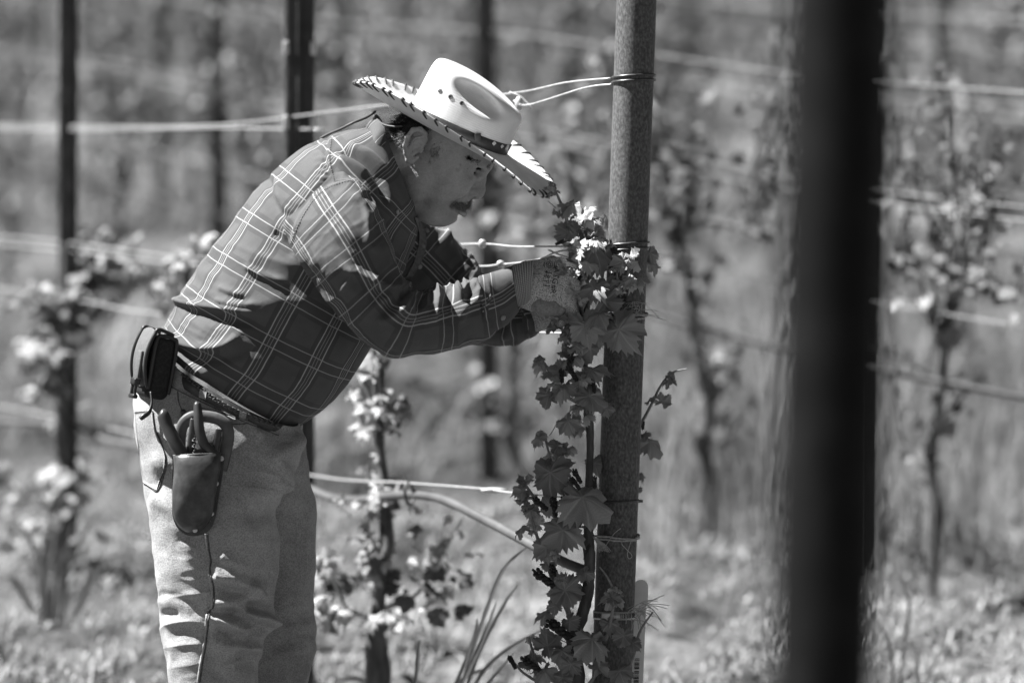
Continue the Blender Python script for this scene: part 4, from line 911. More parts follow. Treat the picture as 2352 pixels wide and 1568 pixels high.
def cloth(secs, nu, nv, folds=(), nz=(.0, .08), nz2=(0., .03), ex=2.25, v0=0.0, u0=0.0, extra=None, bow=None, wrk=None):
    S = cr(np.array(secs, float), nv)          # E1x E1y E2x E2y yc hd
    th = np.linspace(1.5 * np.pi, 3.5 * np.pi, nu)
    c = np.sign(np.cos(th)) * np.abs(np.cos(th)) ** (2 / ex); s = np.sign(np.sin(th)) * np.abs(np.sin(th)) ** (2 / ex)
    mx, my = (S[:, 0] + S[:, 2]) / 2, (S[:, 1] + S[:, 3]) / 2; ax, ay = (S[:, 0] - S[:, 2]) / 2, (S[:, 1] - S[:, 3]) / 2
    px = mx[:, None] + ax[:, None] * c; py = my[:, None] + ay[:, None] * c
    if bow is not None: py = py + cr(np.array(bow, float)[:, None], nv) * np.abs(s)
    yy = S[:, 4][:, None] - S[:, 5][:, None] * s
    V = WV(px, py, yy)
    du = np.gradient(V, axis=1); dv = np.gradient(V, axis=0); N = np.cross(du, dv); N /= np.linalg.norm(N, axis=2, keepdims=True) + 1e-9
    ctr = V.mean(1, keepdims=True); N *= np.sign(((V - ctr) * N).sum(2).mean())
    # thread coordinates: around = arc length from the outer side, along = length of the tube
    al = np.concatenate([np.zeros((nv, 1)), np.cumsum(np.linalg.norm(np.diff(V, axis=1), axis=2), axis=1)], 1); al -= al[:, [nu // 2]]
    cc = V.mean(1); vl = np.concatenate([[0], np.cumsum(np.linalg.norm(np.diff(cc, axis=0), axis=1))])
    uv = np.stack([al + u0, np.broadcast_to(vl[:, None] + v0, al.shape)], -1)
    w = smooth01(-N[..., 1], -.25, .25)
    D = fold_field(px, py, folds) * w if len(folds) else 0
    D = D + nz[0] * fbm(V, nz[1], 3) + nz2[0] * vnoise(V, nz2[1])
    if extra is not None: D = D + extra(px, py, V, N, vl)
    if wrk is not None: D = D + wrk(px, py, al, vl[:, None] + 0 * al)
    e = np.minimum(np.arange(nv), np.arange(nv)[::-1]); D = D * np.clip(e / 3, .15, 1)[:, None]
    V = V + N * D[..., None]
    F = gridfaces(nv, nu)
    if (np.cross(V[nv // 2, nu // 2 + 1] - V[nv // 2, nu // 2], V[nv // 2 + 1, nu // 2] - V[nv // 2, nu // 2]) * (V[nv // 2, nu // 2] - cc[nv // 2])).sum() < 0: F = F[:, ::-1]
    return V.reshape(-1, 3), F, uv.reshape(-1, 2)

TORSO = [(372,778,690,972,0,.158),(374,762,712,958,0,.168),(398,722,765,920,0,.184),(428,662,815,860,0,.188),(470,594,850,800,0,.19),(520,527,885,735,0,.19),(575,458,910,672,0,.192),(630,394,930,622,0,.195),(680,350,946,578,0,.196),(730,324,956,542,0,.19),(785,305,960,512,0,.165),(830,294,956,490,0,.125),(860,286,948,470,0,.092),(876,283,944,462,0,.082)]
tf = [([(808, 415), (770, 424), (735, 445), (706, 480), (684, 520), (668, 560)], 7, 3.0), ([(800, 405), (764, 414), (728, 436), (698, 472), (676, 514), (660, 556)], 7, -4.0), ([(560, 612), (600, 632), (651, 648)], 9, 7, .5), ([(500, 660), (530, 672), (562, 679)], 8, 6, .5), ([(492, 690), (540, 700), (590, 701)], 9, 8, .5),
      ([(395, 690), (430, 700), (482, 708), (596, 722)], 11, 13, .45), ([(420, 716), (500, 732), (600, 742)], 13, -6),
      ([(386, 770), (420, 792), (462, 802), (517, 797), (548, 772)], 12, 13, .5), ([(392, 800), (440, 824), (520, 822), (570, 800)], 13, -7),
      ([(400, 815), (440, 842), (480, 862)], 12, 8), ([(618, 400), (629, 463), (655, 498)], 8, -5), ([(630, 395), (645, 460), (668, 490)], 9, 4),
      ([(626, 529), (650, 555), (676, 585)], 10, -7), ([(760, 312), (756, 366), (766, 416)], 5, 3), ([(752, 312), (748, 366), (757, 416)], 4, -3),
      ([(782, 348), (825, 364), (869, 405), (888, 470)], 9, -15, 1), ([(780, 366), (815, 384), (840, 404)], 10, 9), ([(800, 336), (850, 360), (880, 396)], 10, 8),
      ([(560, 720), (640, 690), (720, 700)], 18, 4), ([(480, 560), (540, 590), (600, 600)], 16, 3), ([(450, 620), (500, 640)], 14, 3), ([(610, 880), (700, 860), (790, 800)], 24, 4), ([(560, 930), (640, 930), (720, 900)], 16, -3)]
def puck(px, py, V, N, vl):
    return .0012 * np.sin(py / 2.3 + .3 * np.sin(px / 4)) * np.exp(-((px - 742 - .05 * (py - 360)) / 16) ** 2) * ((py > 305) & (py < 420))
def g2d(px, py, cx, cy, sx, sy, an=0.0):
    a, b = px - cx, py - cy; c_, s_ = math.cos(R(an)), math.sin(R(an)); return np.exp(-((a * c_ + b * s_) / sx) ** 2 - ((-a * s_ + b * c_) / sy) ** 2)
def w_torso(px, py, u, v):
    m = .5 + .8 * g2d(px, py, 470, 740, 150, 90, 25) + .5 * g2d(px, py, 690, 560, 90, 90) + .5 * g2d(px, py, 800, 370, 70, 60)
    return .0058 * m * ridges(u, v, .15, .05, .25, 1)
def w_arm(px, py, u, v):
    m = .3 + 1.0 * g2d(px, py, 980, 690, 110, 60) + .4 * g2d(px, py, 860, 690, 70, 60) + .6 * g2d(px, py, 1090, 680, 40, 70)
    return .0095 * m * ridges(u, v, .085, .032, .35, 2)
def w_leg(px, py, u, v):
    m = .12 + 1.0 * g2d(px, py, 560, 1420, 130, 130) + .5 * g2d(px, py, 630, 1110, 70, 60) + .4 * g2d(px, py, 400, 1420, 70, 120)
    return .0075 * m * ridges(u, v, .13, .04, -.3, 3)
shirt_mb = MB(); shirt_mb.add(*cloth(TORSO, 260, 240, tf, (.0035, .11), (.0012, .03), 2.3, 0.0, .012, puck, [40, 38, 30, 20, 10, 4, 0, 0, 0, 0, 0, 0, 0, 0], w_torso))
ARM = [(790,372,645,520,-.135,.055),(812,398,660,552,-.165,.07),(838,430,680,590,-.19,.075),(868,480,702,622,-.208,.075),(893,545,738,668,-.22,.073),(914,612,786,728,-.222,.072),(940,655,838,784,-.218,.072),(962,670,892,822,-.208,.07),(986,668,950,818,-.195,.066),(1020,655,1008,812,-.178,.062),(1060,646,1062,796,-.16,.058),(1098,638,1116,778,-.142,.053),(1120,630,1136,758,-.13,.05)]
af = [([(808, 415), (770, 424), (735, 445), (706, 480), (684, 520), (668, 560)], 7, 3.0), ([(800, 405), (764, 414), (728, 436), (698, 472), (676, 514), (660, 556)], 7, -4.0), ([(944, 672), (929, 696), (898, 724), (868, 738)], 12, 12.2, .55), ([(930, 668), (912, 694), (880, 712)], 13, -8.9), ([(954, 668), (948, 690), (942, 712)], 10, 8.1, .6), ([(965, 676), (958, 704), (950, 730)], 11, -4.9),
      ([(1010, 650), (1006, 690), (996, 715), (984, 732)], 12, 10.5, .5), ([(1024, 655), (1018, 690), (1008, 720)], 12, -8.1), ([(1050, 645), (1047, 686), (1056, 742)], 11, 11.3, .5), ([(1038, 650), (1034, 690), (1040, 720)], 11, -7.3),
      ([(1080, 650), (1096, 660), (1094, 684), (1072, 704), (1046, 714)], 13, 10.5, .6), ([(1066, 664), (1078, 676), (1070, 690)], 12, -8.1), ([(1112, 640), (1110, 690), (1112, 740)], 10, -6.5),
      ([(790, 618), (836, 636), (880, 656), (916, 656)], 13, 10.5, .5), ([(800, 648), (850, 662), (890, 672)], 18, -4.9), ([(890, 680), (862, 702), (828, 732)], 13, 6.5, .6), ([(846, 690), (880, 690)], 18, -4.0),
      ([(810, 447), (836, 474), (846, 530), (846, 560), (872, 580)], 13, 5.6, .5), ([(832, 440), (862, 500), (868, 545)], 16, -4.9), ([(760, 520), (800, 540), (850, 545)], 22, 3.2), ([(720, 590), (770, 640), (820, 690)], 20, 4.0), ([(700, 600), (760, 660), (810, 720)], 13, -2.5),
      ([(930, 730), (905, 770), (895, 800)], 20, 3.2), ([(985, 745), (975, 780), (968, 806)], 20, -3.2), ([(1030, 740), (1022, 790)], 22, 3.2), ([(1065, 745), (1085, 780)], 18, -4.0), ([(880, 740), (960, 790), (1060, 780)], 23, 3.2)]
shirt_mb.add(*cloth(ARM, 200, 260, af, (.0042, .09), (.0014, .028), 2.15, .3, .022, wrk=w_arm))
FAR = [(930,470,815,600,.13,.07),(985,510,870,650,.17,.075),(1040,545,905,695,.19,.075),(1078,585,945,735,.195,.07),(1106,628,985,765,.185,.068),(1126,664,1050,785,.165,.06),(1142,690,1110,787,.14,.052),(1172,700,1165,788,.112,.048),(1206,692,1212,778,.085,.042),(1230,690,1238,752,.07,.036)]
ff = [([(1020, 530), (1050, 590), (1090, 640)], 9, 8), ([(1060, 575), (1085, 630)], 9, -7), ([(1150, 710), (1180, 745), (1160, 775)], 9, 11), ([(1180, 705), (1205, 735), (1210, 765)], 8, -8), ([(1205, 715), (1222, 740), (1215, 768)], 7, 10), ([(1130, 700), (1150, 760)], 9, -7)]
shirt_mb.add(*cloth(FAR, 130, 150, ff, (.004, .08), (.0014, .028), 2.15, .11, .03, wrk=lambda px, py, u, v: .006 * ridges(u, v, .08, .03, .3, 4)))
shirt = shirt_mb.build('shirt', M['plaid'], man); sb = bvh_of(shirt)
# cuffs
def cuff(secs, nu, nv, u0, parent): 
    V, F, uv = cloth(secs, nu, nv, [([(1118, 640), (1132, 690), (1140, 745)], 5, 2)], (.0016, .05), (.0006, .02), 2.2, .02, u0)
    V2, F2, uv2 = cloth([(a + 2, b + 3, c - 2, d - 3, y, h - .003) for a, b, c, d, y, h in secs], nu, nv, [], (.0016, .05), (0, 1), 2.2, .02, u0)
    mb = MB().add(V, F, uv).add(V2, np.asarray(F2)[:, ::-1], uv2); n = nu * (nv - 1); lip = []
    for j in range(nu - 1): lip.append([n + j, n + j + 1, len(V) + n + j + 1, len(V) + n + j])
    mb.f += lip; return mb.build('cuff', M['plaid'], parent)
cf1 = cuff([(1098, 635, 1116, 772, -.142, .055), (1118, 629, 1134, 762, -.131, .054), (1144, 621, 1166, 745, -.118, .052), (1174, 611, 1192, 715, -.105, .049)], 120, 46, .012, shirt)
cf2 = cuff([(1196, 690, 1204, 782, .09, .046), (1216, 690, 1226, 774, .08, .043), (1240, 694, 1246, 752, .068, .038)], 90, 26, .04, shirt)
cb = bvh_of(cf1)
def disc_on(bvh, px, py, r, th, mat, name, parent, seg=16):
    p, n = cast(bvh, px, py)
    if p is None: return None
    return obj(name, *blob(p + n * th * .5, (r, r, th), seg, 7, Vector(n).to_track_quat('Z', 'Y').to_matrix()), mat, parent)
disc_on(cb, 1155, 729, .0055, .0022, M['button'], 'button', shirt)
for q in ((972, 566), (964, 612), (980, 530)): disc_on(sb, q[0], q[1], .005, .002, M['button'], 'button', shirt)
# seams
def seam(bvh, pts, r, n, mat, parent, name='seam', wob=.0):
    P = surf_path(bvh, pts, r * .4, n)
    if len(P) < 4: return
    rad = r * (1 + wob * np.sin(np.arange(len(P)) * 1.9)); V, F, uv = tube(P, rad, 6); return obj(name, V, F, mat, parent, True, uv * 0 + [.062, .066])
def stitched(bvh, pts, n, L, r, parent):
    P = surf_path(bvh, pts, .0006, n * 2)
    for k in range(0, len(P) - 1, 2):
        d = P[k + 1] - P[k]
        if np.linalg.norm(d) < .03: obj('stitch', *tube(np.array([P[k], P[k] + d * L]), r, 5)[:2], M['seam_thread'], parent)
M['seam_thread'] = plain('shirt_thread', .2, .9, .1, .15, .26, 300)
stitched(sb, [(808, 415), (770, 424), (735, 445), (706, 480), (684, 520), (668, 560)], 34, .75, .0013, shirt)
stitched(sb, [(762, 312), (757, 366), (768, 414)], 20, .7, .0009, shirt); stitched(sb, [(768, 417), (790, 414), (812, 418)], 12, .7, .0009, shirt)
# collar: stand and folded leaf, both sides
inn = np.array([(871, 268, 0), (884, 296, -.06), (894, 362, -.078), (916, 428, -.066), (948, 474, -.022)], float); outr = np.array([(842, 292, 0), (856, 322, -.09), (876, 388, -.108), (902, 448, -.09), (940, 496, -.045)], float)
cmb = MB()
for s in (1, -1):
    A = cr(inn, 40); B = cr(outr, 40); rows = []
    for t, lift in ((0, .0), (.12, .003), (.35, .005), (.7, .005), (1, .002), (1, -.002), (.5, .001), (0, -.003)):
        q = A + (B - A) * t; P = WV(q[:, 0], q[:, 1], s * q[:, 2]); c = WV(A[:, 0] * 0 + 905, A[:, 1] * 0 + 380, 0 * A[:, 0]); n = P - c; n /= np.linalg.norm(n, axis=1, keepdims=True)
        rows.append(P + n * lift + (.0012 * np.sin(np.arange(40) * .5))[:, None] * n)
    V = np.array(rows); al = np.concatenate([[0], np.cumsum(np.linalg.norm(np.diff(V[2], axis=0), axis=1))])
    uv = np.stack(np.broadcast_arrays(np.array([0, .006, .015, .03, .04, .04, .02, 0])[:, None] + .034, al[None] + .02), -1).reshape(-1, 2)
    cmb.add(V.reshape(-1, 3), gridfaces(8, 40)[:, ::s], uv)
col = cmb.build('collar', M['plaid'], shirt); colb = bvh_of(col)
disc_on(colb, 934, 480, .0045, .002, M['button'], 'button', shirt); disc_on(sb, 912, 486, .0045, .002, M['button'], 'button', shirt)
# front placket strip
V, F = surf_patch(sb, ([(950, 500), (962, 545), (954, 590), (930, 640)], [(962, 500), (978, 545), (972, 590), (946, 640)]), .0025, 12); obj('placket', V, F, M['cloth_dark'], shirt)
# hat cord lying on the back
P = np.array([W(862, 262, -.0), W(840, 276, -.02), W(812, 287, -.03), W(782, 302, -.02), W(756, 313, -.0), W(735, 324, .01)])
crd = thing('hat_cord', tuple(P[0]), 'thin dark braided hat cord lying along the nape', 'cord'); obj('cord', *tube(P + [0, 0, .004], .0024, 7, 40, rough=.06)[:2], M['lace'], crd); obj('bead', *blob(W(863, 276, -.015) + [0, 0, .004], .0062, 10, 8), M['lace'], crd)
obj('cord', *tube(np.array([W(863, 276, -.015) + [0, 0, .004], W(880, 286, -.05), W(905, 291, -.07), W(925, 290, -.085)]), .0018, 6, 20)[:2], M['lace'], crd)

# ---- jeans
LEG = [(372,800,686,968,-.078,.086),(350,822,690,985,-.08,.088),(330,850,692,1004,-.082,.097),(310,905,690,1040,-.086,.11),(309,960,678,1078,-.09,.112),(318,1030,656,1118,-.092,.112),(329,1100,642,1150,-.094,.11),(337,1180,634,1186,-.095,.107),(345,1260,641,1256,-.095,.104),(356,1340,636,1340,-.095,.1),(365,1400,630,1398,-.095,.097),(374,1450,620,1446,-.095,.094),(381,1500,600,1494,-.095,.09),(388,1568,590,1566,-.095,.088),(398,1750,580,1750,-.095,.084),(408,1950,570,1950,-.095,.082),(404,2090,566,2092,-.095,.084)]
jf = [([(505, 1280), (517, 1284), (572, 1305)], 13, 7.6, .85), ([(485, 1298), (545, 1320)], 13, 7.6, .85), ([(484, 1322), (540, 1336), (596, 1353)], 17, 16.7, .85), ([(500, 1345), (570, 1362)], 14, -10.4), ([(606, 1362), (560, 1384), (482, 1392)], 14, 22.5, 1.6), ([(590, 1386), (530, 1402), (480, 1404)], 17, -17.4),
      ([(540, 1396), (600, 1416), (636, 1434)], 14, 24.4, .85), ([(560, 1388), (610, 1402), (640, 1410)], 13, -13.9), ([(474, 1412), (522, 1428), (574, 1456)], 17, 20.9, .85), ([(490, 1444), (540, 1462), (600, 1470)], 20, -13.9), ([(505, 1474), (550, 1482), (600, 1492)], 18, 20.9, .85), ([(540, 1510), (590, 1516)], 23, -13.9),
      ([(365, 1366), (410, 1372), (450, 1384)], 11, -5.2), ([(368, 1410), (410, 1412)], 10, -4.3), ([(430, 1240), (440, 1300), (465, 1370)], 20, 7.0), ([(340, 1140), (400, 1170), (430, 1230)], 23, 7.0), ([(352, 1050), (380, 1080)], 17, 7.0),
      ([(690, 1000), (668, 1030), (634, 1052), (655, 1090), (640, 1130)], 17, 15.5), ([(640, 1090), (610, 1120), (560, 1140)], 26, 8.7), ([(640, 1170), (600, 1180), (560, 1175)], 20, -8.7), ([(540, 965), (575, 985), (600, 1010)], 13, 8.7), ([(500, 1560), (480, 1500), (470, 1450)], 14, -7.0)]
jm = MB(); BOW = [40, 38, 32, 22, 12, 6] + [0] * 11
jm.add(*cloth(LEG, 220, 460, jf, (.0045, .1), (.0012, .022), 2.2, bow=BOW, wrk=w_leg))
LEG2 = [(372,800,686,968,.078,.086),(350,822,692,985,.08,.088),(336,850,698,1010,.082,.097),(330,905,702,1050,.086,.11),(350,960,708,1085,.09,.112),(380,1030,714,1118,.092,.112),(410,1100,722,1160,.094,.11),(425,1180,724,1200,.095,.107),(435,1260,720,1262,.095,.104),(445,1340,717,1342,.095,.1),(452,1400,717,1400,.095,.097),(460,1450,722,1452,.095,.094),(468,1500,722,1496,.095,.09),(474,1568,710,1566,.095,.088),(484,1750,690,1750,.095,.084),(496,1950,680,1950,.095,.082),(500,2090,676,2092,.095,.084)]
jm.add(*cloth(LEG2, 110, 200, [([(700, 1180), (706, 1300), (690, 1400)], 14, 5), ([(640, 1500), (690, 1480), (716, 1470)], 14, 6)], (.005, .1), (.0018, .022), 2.2, bow=BOW, wrk=w_leg))
jeans = jm.build('jeans', M['denim'], man); jb = bvh_of(jeans)
def stitch(pts, n=40, r=.0011, mat='thread'): seam(jb, pts, r, n, M[mat], jeans, 'stitching')
sp = [(472, 1225), (476, 1262), (480, 1288), (478, 1310), (485, 1340), (487, 1388), (478, 1402), (474, 1432), (468, 1480), (461, 1520), (455, 1566)]
seam(jb, sp, .0024, 120, M['denim'], jeans, 'side_seam', .1); seam(jb, [(a + 4, b) for a, b in sp], .0016, 120, M['denim_dark'], jeans, 'side_seam')
V, F = surf_patch(jb, ([(313, 946), (318, 1000), (325, 1060), (333, 1108)], [(352, 944), (357, 985), (380, 1050), (362, 1126)]), .0032, 16); obj('back_pocket', V, F, M['denim'], jeans)
stitch([(352, 946), (356, 985), (368, 1010), (379, 1050), (378, 1085), (362, 1127), (345, 1116), (330, 1108)], 60, .0017, 'denim_dark'); stitch([(316, 962), (352, 960)], 20, .0014, 'denim_dark')
for pts, r in (([(408, 900), (410, 925), (418, 950), (410, 985), (412, 1010)], .003), ([(462, 906), (520, 920), (565, 940), (578, 966)], .0036), ([(455, 935), (500, 946), (560, 962), (566, 972), (530, 974)], .0024), ([(380, 880), (420, 902), (470, 926), (560, 968), (640, 1000)], .0026)):
    seam(jb, pts, r * .45, 50, M['denim_dark'], jeans, 'seam'); seam(jb, [(a - 2, b - 3) for a, b in pts], r * .5, 50, M['denim'], jeans, 'seam')
for q in ((463, 909), (421, 946), (560, 936)): disc_on(jb, q[0], q[1], .0052, .003, M['wire_dark'], 'rivet', jeans)
# belt and loops
def belt_band(nm, up, lo, hw, mat, parent, nu=120):
    th = np.linspace(0, 2 * np.pi, nu); rows = []
    for (B, Fp), o in ((up, -.004), (up, .0), (lo, .0), (lo, -.004)):
        c = (np.array(B) + Fp) / 2.; a = (np.array(B) - Fp) / 2.; k = 1 + o / .16
        cx = np.sign(np.cos(th)) * np.abs(np.cos(th)) ** .88; sx = np.sign(np.sin(th)) * np.abs(np.sin(th)) ** .88
        rows.append(WV(c[0] + a[0] * cx * k, c[1] + a[1] * cx * k + 42 * np.abs(sx), -hw * sx * k))
    V = np.array(rows + [rows[0]]); return obj(nm, V.reshape(-1, 3), gridfaces(5, nu), mat, parent)
belt = belt_band('belt', ((368, 796), (696, 968)), ((352, 822), (694, 992)), .186, M['leather'], man); bb = bvh_of(belt)
for k in range(22):
    f = k / 21; px = 385 + 250 * f; py = 818 + 140 * f + 38 * math.sin(math.pi * (.06 + .8 * f)); p, n = cast(bb, px, py, .0012)
    if p is None: continue
    P = surf_path(bb, [(px - 6, py - 7), (px + 3, py - 2), (px - 3, py + 3), (px + 6, py + 8)], .0008, 12)
    if len(P) > 4: obj('tooling', *tube(P, .0013, 5)[:2], M['tan_leather'], belt)
for q in (404, 470, 560):
    f = (q - 360) / 330; b_ = 172 * f + 40 * math.sin(math.pi * f); V, F = surf_patch(bb, ([(q - 9, 802 + b_), (q - 12, 818 + b_), (q - 14, 832 + b_)], [(q + 6, 806 + b_), (q + 3, 824 + b_), (q + 1, 838 + b_)]), .003, 8); obj('belt_loop', V, F, M['denim'], jeans)
# boots
for s, cx in ((-.095, 485), (.095, 588)):
    c = W(cx, 0, s); V = []
    prof = [(-.10, .0, .04), (-.11, .05, .045), (-.075, .13, .05), (.0, .13, .05), (.06, .095, .048), (.14, .06, .045), (.19, .035, .03)]
    rows = []
    for x, z, w in cr(np.array(prof), 24):
        a = np.linspace(0, np.pi, 9); rows.append(np.stack([c[0] + x + 0 * a, c[1] - w * np.cos(a), np.maximum(z, .012) * np.sin(a) ** .6 + 0 * a], -1))
    bt = obj('boot', np.array(rows).reshape(-1, 3), gridfaces(24, 9), M['leather'], man)
    obj('sole', *rbox((c[0] + .035, c[1], .008), (.29, .1, .022), .009), M['black'], bt)

# ---- gloves
def hand(name, wr, kn, fingers, thumb, rad, lo, hi, parent, heel=None):
    wr = [W(*a) for a in wr]; kn = [W(*a) for a in kn]
    fingers = [[W(*a) for a in f] for f in fingers]; thumb = [W(*a) for a in thumb]
    lo = W(*lo); hi = W(*hi); a = np.minimum(lo, hi); b = np.maximum(lo, hi)
    def f(p):
        d = None
        for u, v in zip(wr, kn):
            e = s_cap(p, u, v, rad * 1.05, rad); d = e if d is None else smin(d, e, .014)
        for fg in fingers:
            rr = np.linspace(rad * .68, rad * .54, len(fg)); e = s_chain(p, [(*q, r) for q, r in zip(fg, rr)], .004); d = smin(d, e, .005)
        d = smin(d, s_chain(p, [(*q, r) for q, r in zip(thumb, np.linspace(rad * .95, rad * .58, len(thumb)))], .006), .008)
        if heel is not None: d = smin(d, s_ell(p, W(*heel[0]), heel[1]), .012)
        return d + .0006 * np.sin(p[..., 0] * 320) * np.sin(p[..., 2] * 270)
    V, F = snets(f, a, b, .0022)
    return obj(name, V, F, M['glove'], parent)
g1 = hand('glove', [(1205, 622, -.085), (1207, 642, -.1), (1210, 662, -.102), (1212, 682, -.092)], [(1284, 610, -.082), (1294, 636, -.098), (1290, 664, -.1), (1274, 690, -.09)],
          [[(1284, 610, -.082), (1316, 618, -.075), (1336, 642, -.05), (1334, 664, -.02)], [(1294, 636, -.098), (1322, 656, -.095), (1336, 690, -.07), (1328, 706, -.035)], [(1290, 664, -.1), (1310, 690, -.098), (1318, 722, -.07), (1308, 734, -.04)], [(1274, 690, -.09), (1288, 716, -.088), (1290, 738, -.065), (1284, 742, -.045)]],
          [(1230, 618, -.07), (1268, 606, -.035), (1306, 612, -.012), (1336, 628, -.008)], .0165, (1195, 570, -.15), (1375, 770, .03), man, ((1248, 694, -.09), (.042, .022, .018)))
gb = bvh_of(g1)
# coated palm wrapping round the lower edge
def palm(p):
    d = s_chain(p, [(*W(1218, 692, -.093), .014), (*W(1240, 698, -.098), .0165), (*W(1266, 704, -.098), .016), (*W(1284, 713, -.094), .0125)], .008)
    return d + .0005 * np.sin(p[..., 0] * 380)
a, b = W(1195, 760, -.14), W(1310, 650, -.05); V, F = snets(palm, np.minimum(a, b), np.maximum(a, b), .0022); obj('palm_coating', V, F, M['coat'], g1)
# knitted wrist
kn = [(1172, 612, 1190, 704, -.105, .040), (1186, 606, 1200, 702, -.1, .037), (1204, 602, 1210, 700, -.098, .034), (1226, 597, 1218, 694, -.096, .032)]
def rib(px, py, V, N, vl): return .0007 * np.sin(vl[:, None] * 6.283 / .0037)
V, F, uv = cloth(kn, 120, 60, [], (.0008, .03), (0, 1), 2.1, extra=rib); obj('knit_cuff', V, F, M['knit'], g1, True, uv)
g2 = hand('glove', [(1232, 715, .055), (1234, 730, .05), (1236, 742, .05)], [(1288, 690, .035), (1292, 706, .025), (1286, 722, .025)], [[(1288, 690, .035), (1318, 690, .025), (1338, 700, .0), (1338, 715, -.01)], [(1292, 706, .025), (1320, 714, .02), (1334, 730, 0.), (1330, 742, -.01)], [(1286, 722, .025), (1306, 738, .02), (1312, 752, .0), (1306, 758, -.01)], [(1280, 690, .045), (1312, 676, .035), (1334, 680, .015), (1340, 692, .0)]],
          [(1250, 700, .03), (1276, 690, .005), (1304, 690, -.01), (1320, 700, -.012)], .015, (1215, 650, .1), (1370, 790, -.05), man)
# print on the back of the glove
def print_text(body_, size, place_fn, parent, bvh, off=.0012, name='printed_mark'):
    cu = bpy.data.curves.new('t', 'FONT'); cu.body = body_; cu.size = size; cu.align_x = 'CENTER'; cu.align_y = 'CENTER'
    ob = bpy.data.objects.new('t', cu); COL.objects.link(ob); dg = bpy.context.evaluated_depsgraph_get(); me = ob.evaluated_get(dg).to_mesh()
    co = [v.co[:2] for v in me.vertices]; fc = [p.vertices[:] for p in me.polygons]; ob.evaluated_get(dg).to_mesh_clear(); bpy.data.objects.remove(ob)
    V = []
    for x, y in co:
        px, py = place_fn(x, y); p, n = cast(bvh, px, py, off)
        if p is None: return None
        V.append(p)
    return obj(name, V, [list(f) for f in fc], M['ink'], parent, False)
rot = lambda cx, cy, an: (lambda x, y: (cx + x * math.cos(an) + y * math.sin(an), cy + x * math.sin(an) - y * math.cos(an)))
print_text('4 0 1 1', 13, rot(1253, 640, R(98)), g1, gb)
print_text('[ o o ]', 13, rot(1260, 642, R(97)), g1, gb)
print_text('(@)', 17, rot(1262, 608, R(8)), g1, gb)
print_text('ATG', 19, rot(1276, 634, R(97)), g1, gb); print_text('#R', 17, rot(1271, 664, R(100)), g1, gb); print_text('x', 18, rot(1278, 613, R(60)), g1, gb)

# ================================================================== THE HAT
TB = R(29); HT = W(1055, 293, 0); HR = R(8)
tf_ = np.array([math.cos(TB), 0, -math.sin(TB)]); tu_ = np.array([math.sin(TB), 0, math.cos(TB)])
tu2 = tu_ * math.cos(HR) - hy * math.sin(HR); ty2 = hy * math.cos(HR) + tu_ * math.sin(HR)
def hatw(v): v = np.asarray(v, float); return HT + .001 * (v[..., 0:1] * tf_ + v[..., 1:2] * ty2 + v[..., 2:3] * tu2)
hat = thing('straw_hat', tuple(HT), 'white straw cowboy hat with laced brim and dark band, worn tilted forward', 'hat')
U0 = -11.
tabp = np.radians([0, 30, 60, 90, 120, 150, 180, 210, 240, 270, 300, 330, 360]); tabh = np.array([-8, 6, 24, 25, 22, 9, -11, 10, 18, 16, -1, -19, -8.])
def edge_h(ph):
    t = np.mod(ph, 2 * np.pi) / (2 * np.pi) * 12; n = len(tabh) - 1; i = np.floor(t).astype(int) % n; f = t - np.floor(t)
    g_ = lambda k: tabh[np.mod(k, n)]
    p0, p1, p2, p3 = g_(i - 1), g_(i), g_(i + 1), g_(i + 2)
    return .5 * (2 * p1 + (p2 - p0) * f + (2 * p0 - 5 * p1 + 4 * p2 - p3) * f ** 2 + (3 * p1 - p0 - 3 * p2 + p3) * f ** 3)
def brim_pt(ph, t, lift=0.0):
    """ph: angle (0 front, 90 far side), t 0 at crown .. 1 at edge"""
    a = 96 + (206 - 96) * t; b = 77 + (152 - 77) * t
    h = edge_h(ph); z = U0 + .10 * 96 * np.cos(ph) * np.clip(1 - t, 0, 1.2) + h * t ** 2.2 - 5 * np.sin(np.pi * np.clip(t, 0, 1)) + 1.2 * np.sin(ph * 5) * t
    return np.stack([a * np.cos(ph), b * np.sin(ph), z + lift], -1)
ph = np.linspace(0, 2 * np.pi, 181); rows = []; uvr = []
prof = [(t, 1.5) for t in np.linspace(-.1, .985, 26)] + [(1.0, .8), (1.004, 0), (1.0, -.8)] + [(t, -1.5) for t in np.linspace(.985, -.1, 26)]
for t, l in prof: rows.append(hatw(brim_pt(ph, np.full_like(ph, t), l))); uvr.append(np.stack([ph * .15, np.full_like(ph, t * .085)], -1))
brim = obj('brim', np.array(rows).reshape(-1, 3), gridfaces(len(prof), 181)[:, ::-1], M['straw_hat'], hat, True, np.array(uvr).reshape(-1, 2))
# laced edge: each stitch wraps the rim
NL = 50
for k in range(NL):
    p0 = 2 * np.pi * (k + .15 * math.sin(k * 2.7)) / NL; sl = .03
    path = [brim_pt(np.array(p0 + sl), np.array(.87), .2), brim_pt(np.array(p0 + sl * .5), np.array(.95), 1.8), brim_pt(np.array(p0), np.array(1.004), 1.6), brim_pt(np.array(p0 - .005), np.array(1.012), 0.), brim_pt(np.array(p0), np.array(1.004), -1.6), brim_pt(np.array(p0 + sl * .5), np.array(.95), -1.8), brim_pt(np.array(p0 + sl), np.array(.87), -.2)]
    obj('lacing_stitch', *tube(hatw(np.array(path)), .0021, 6, 18)[:2], M['lace'], brim)
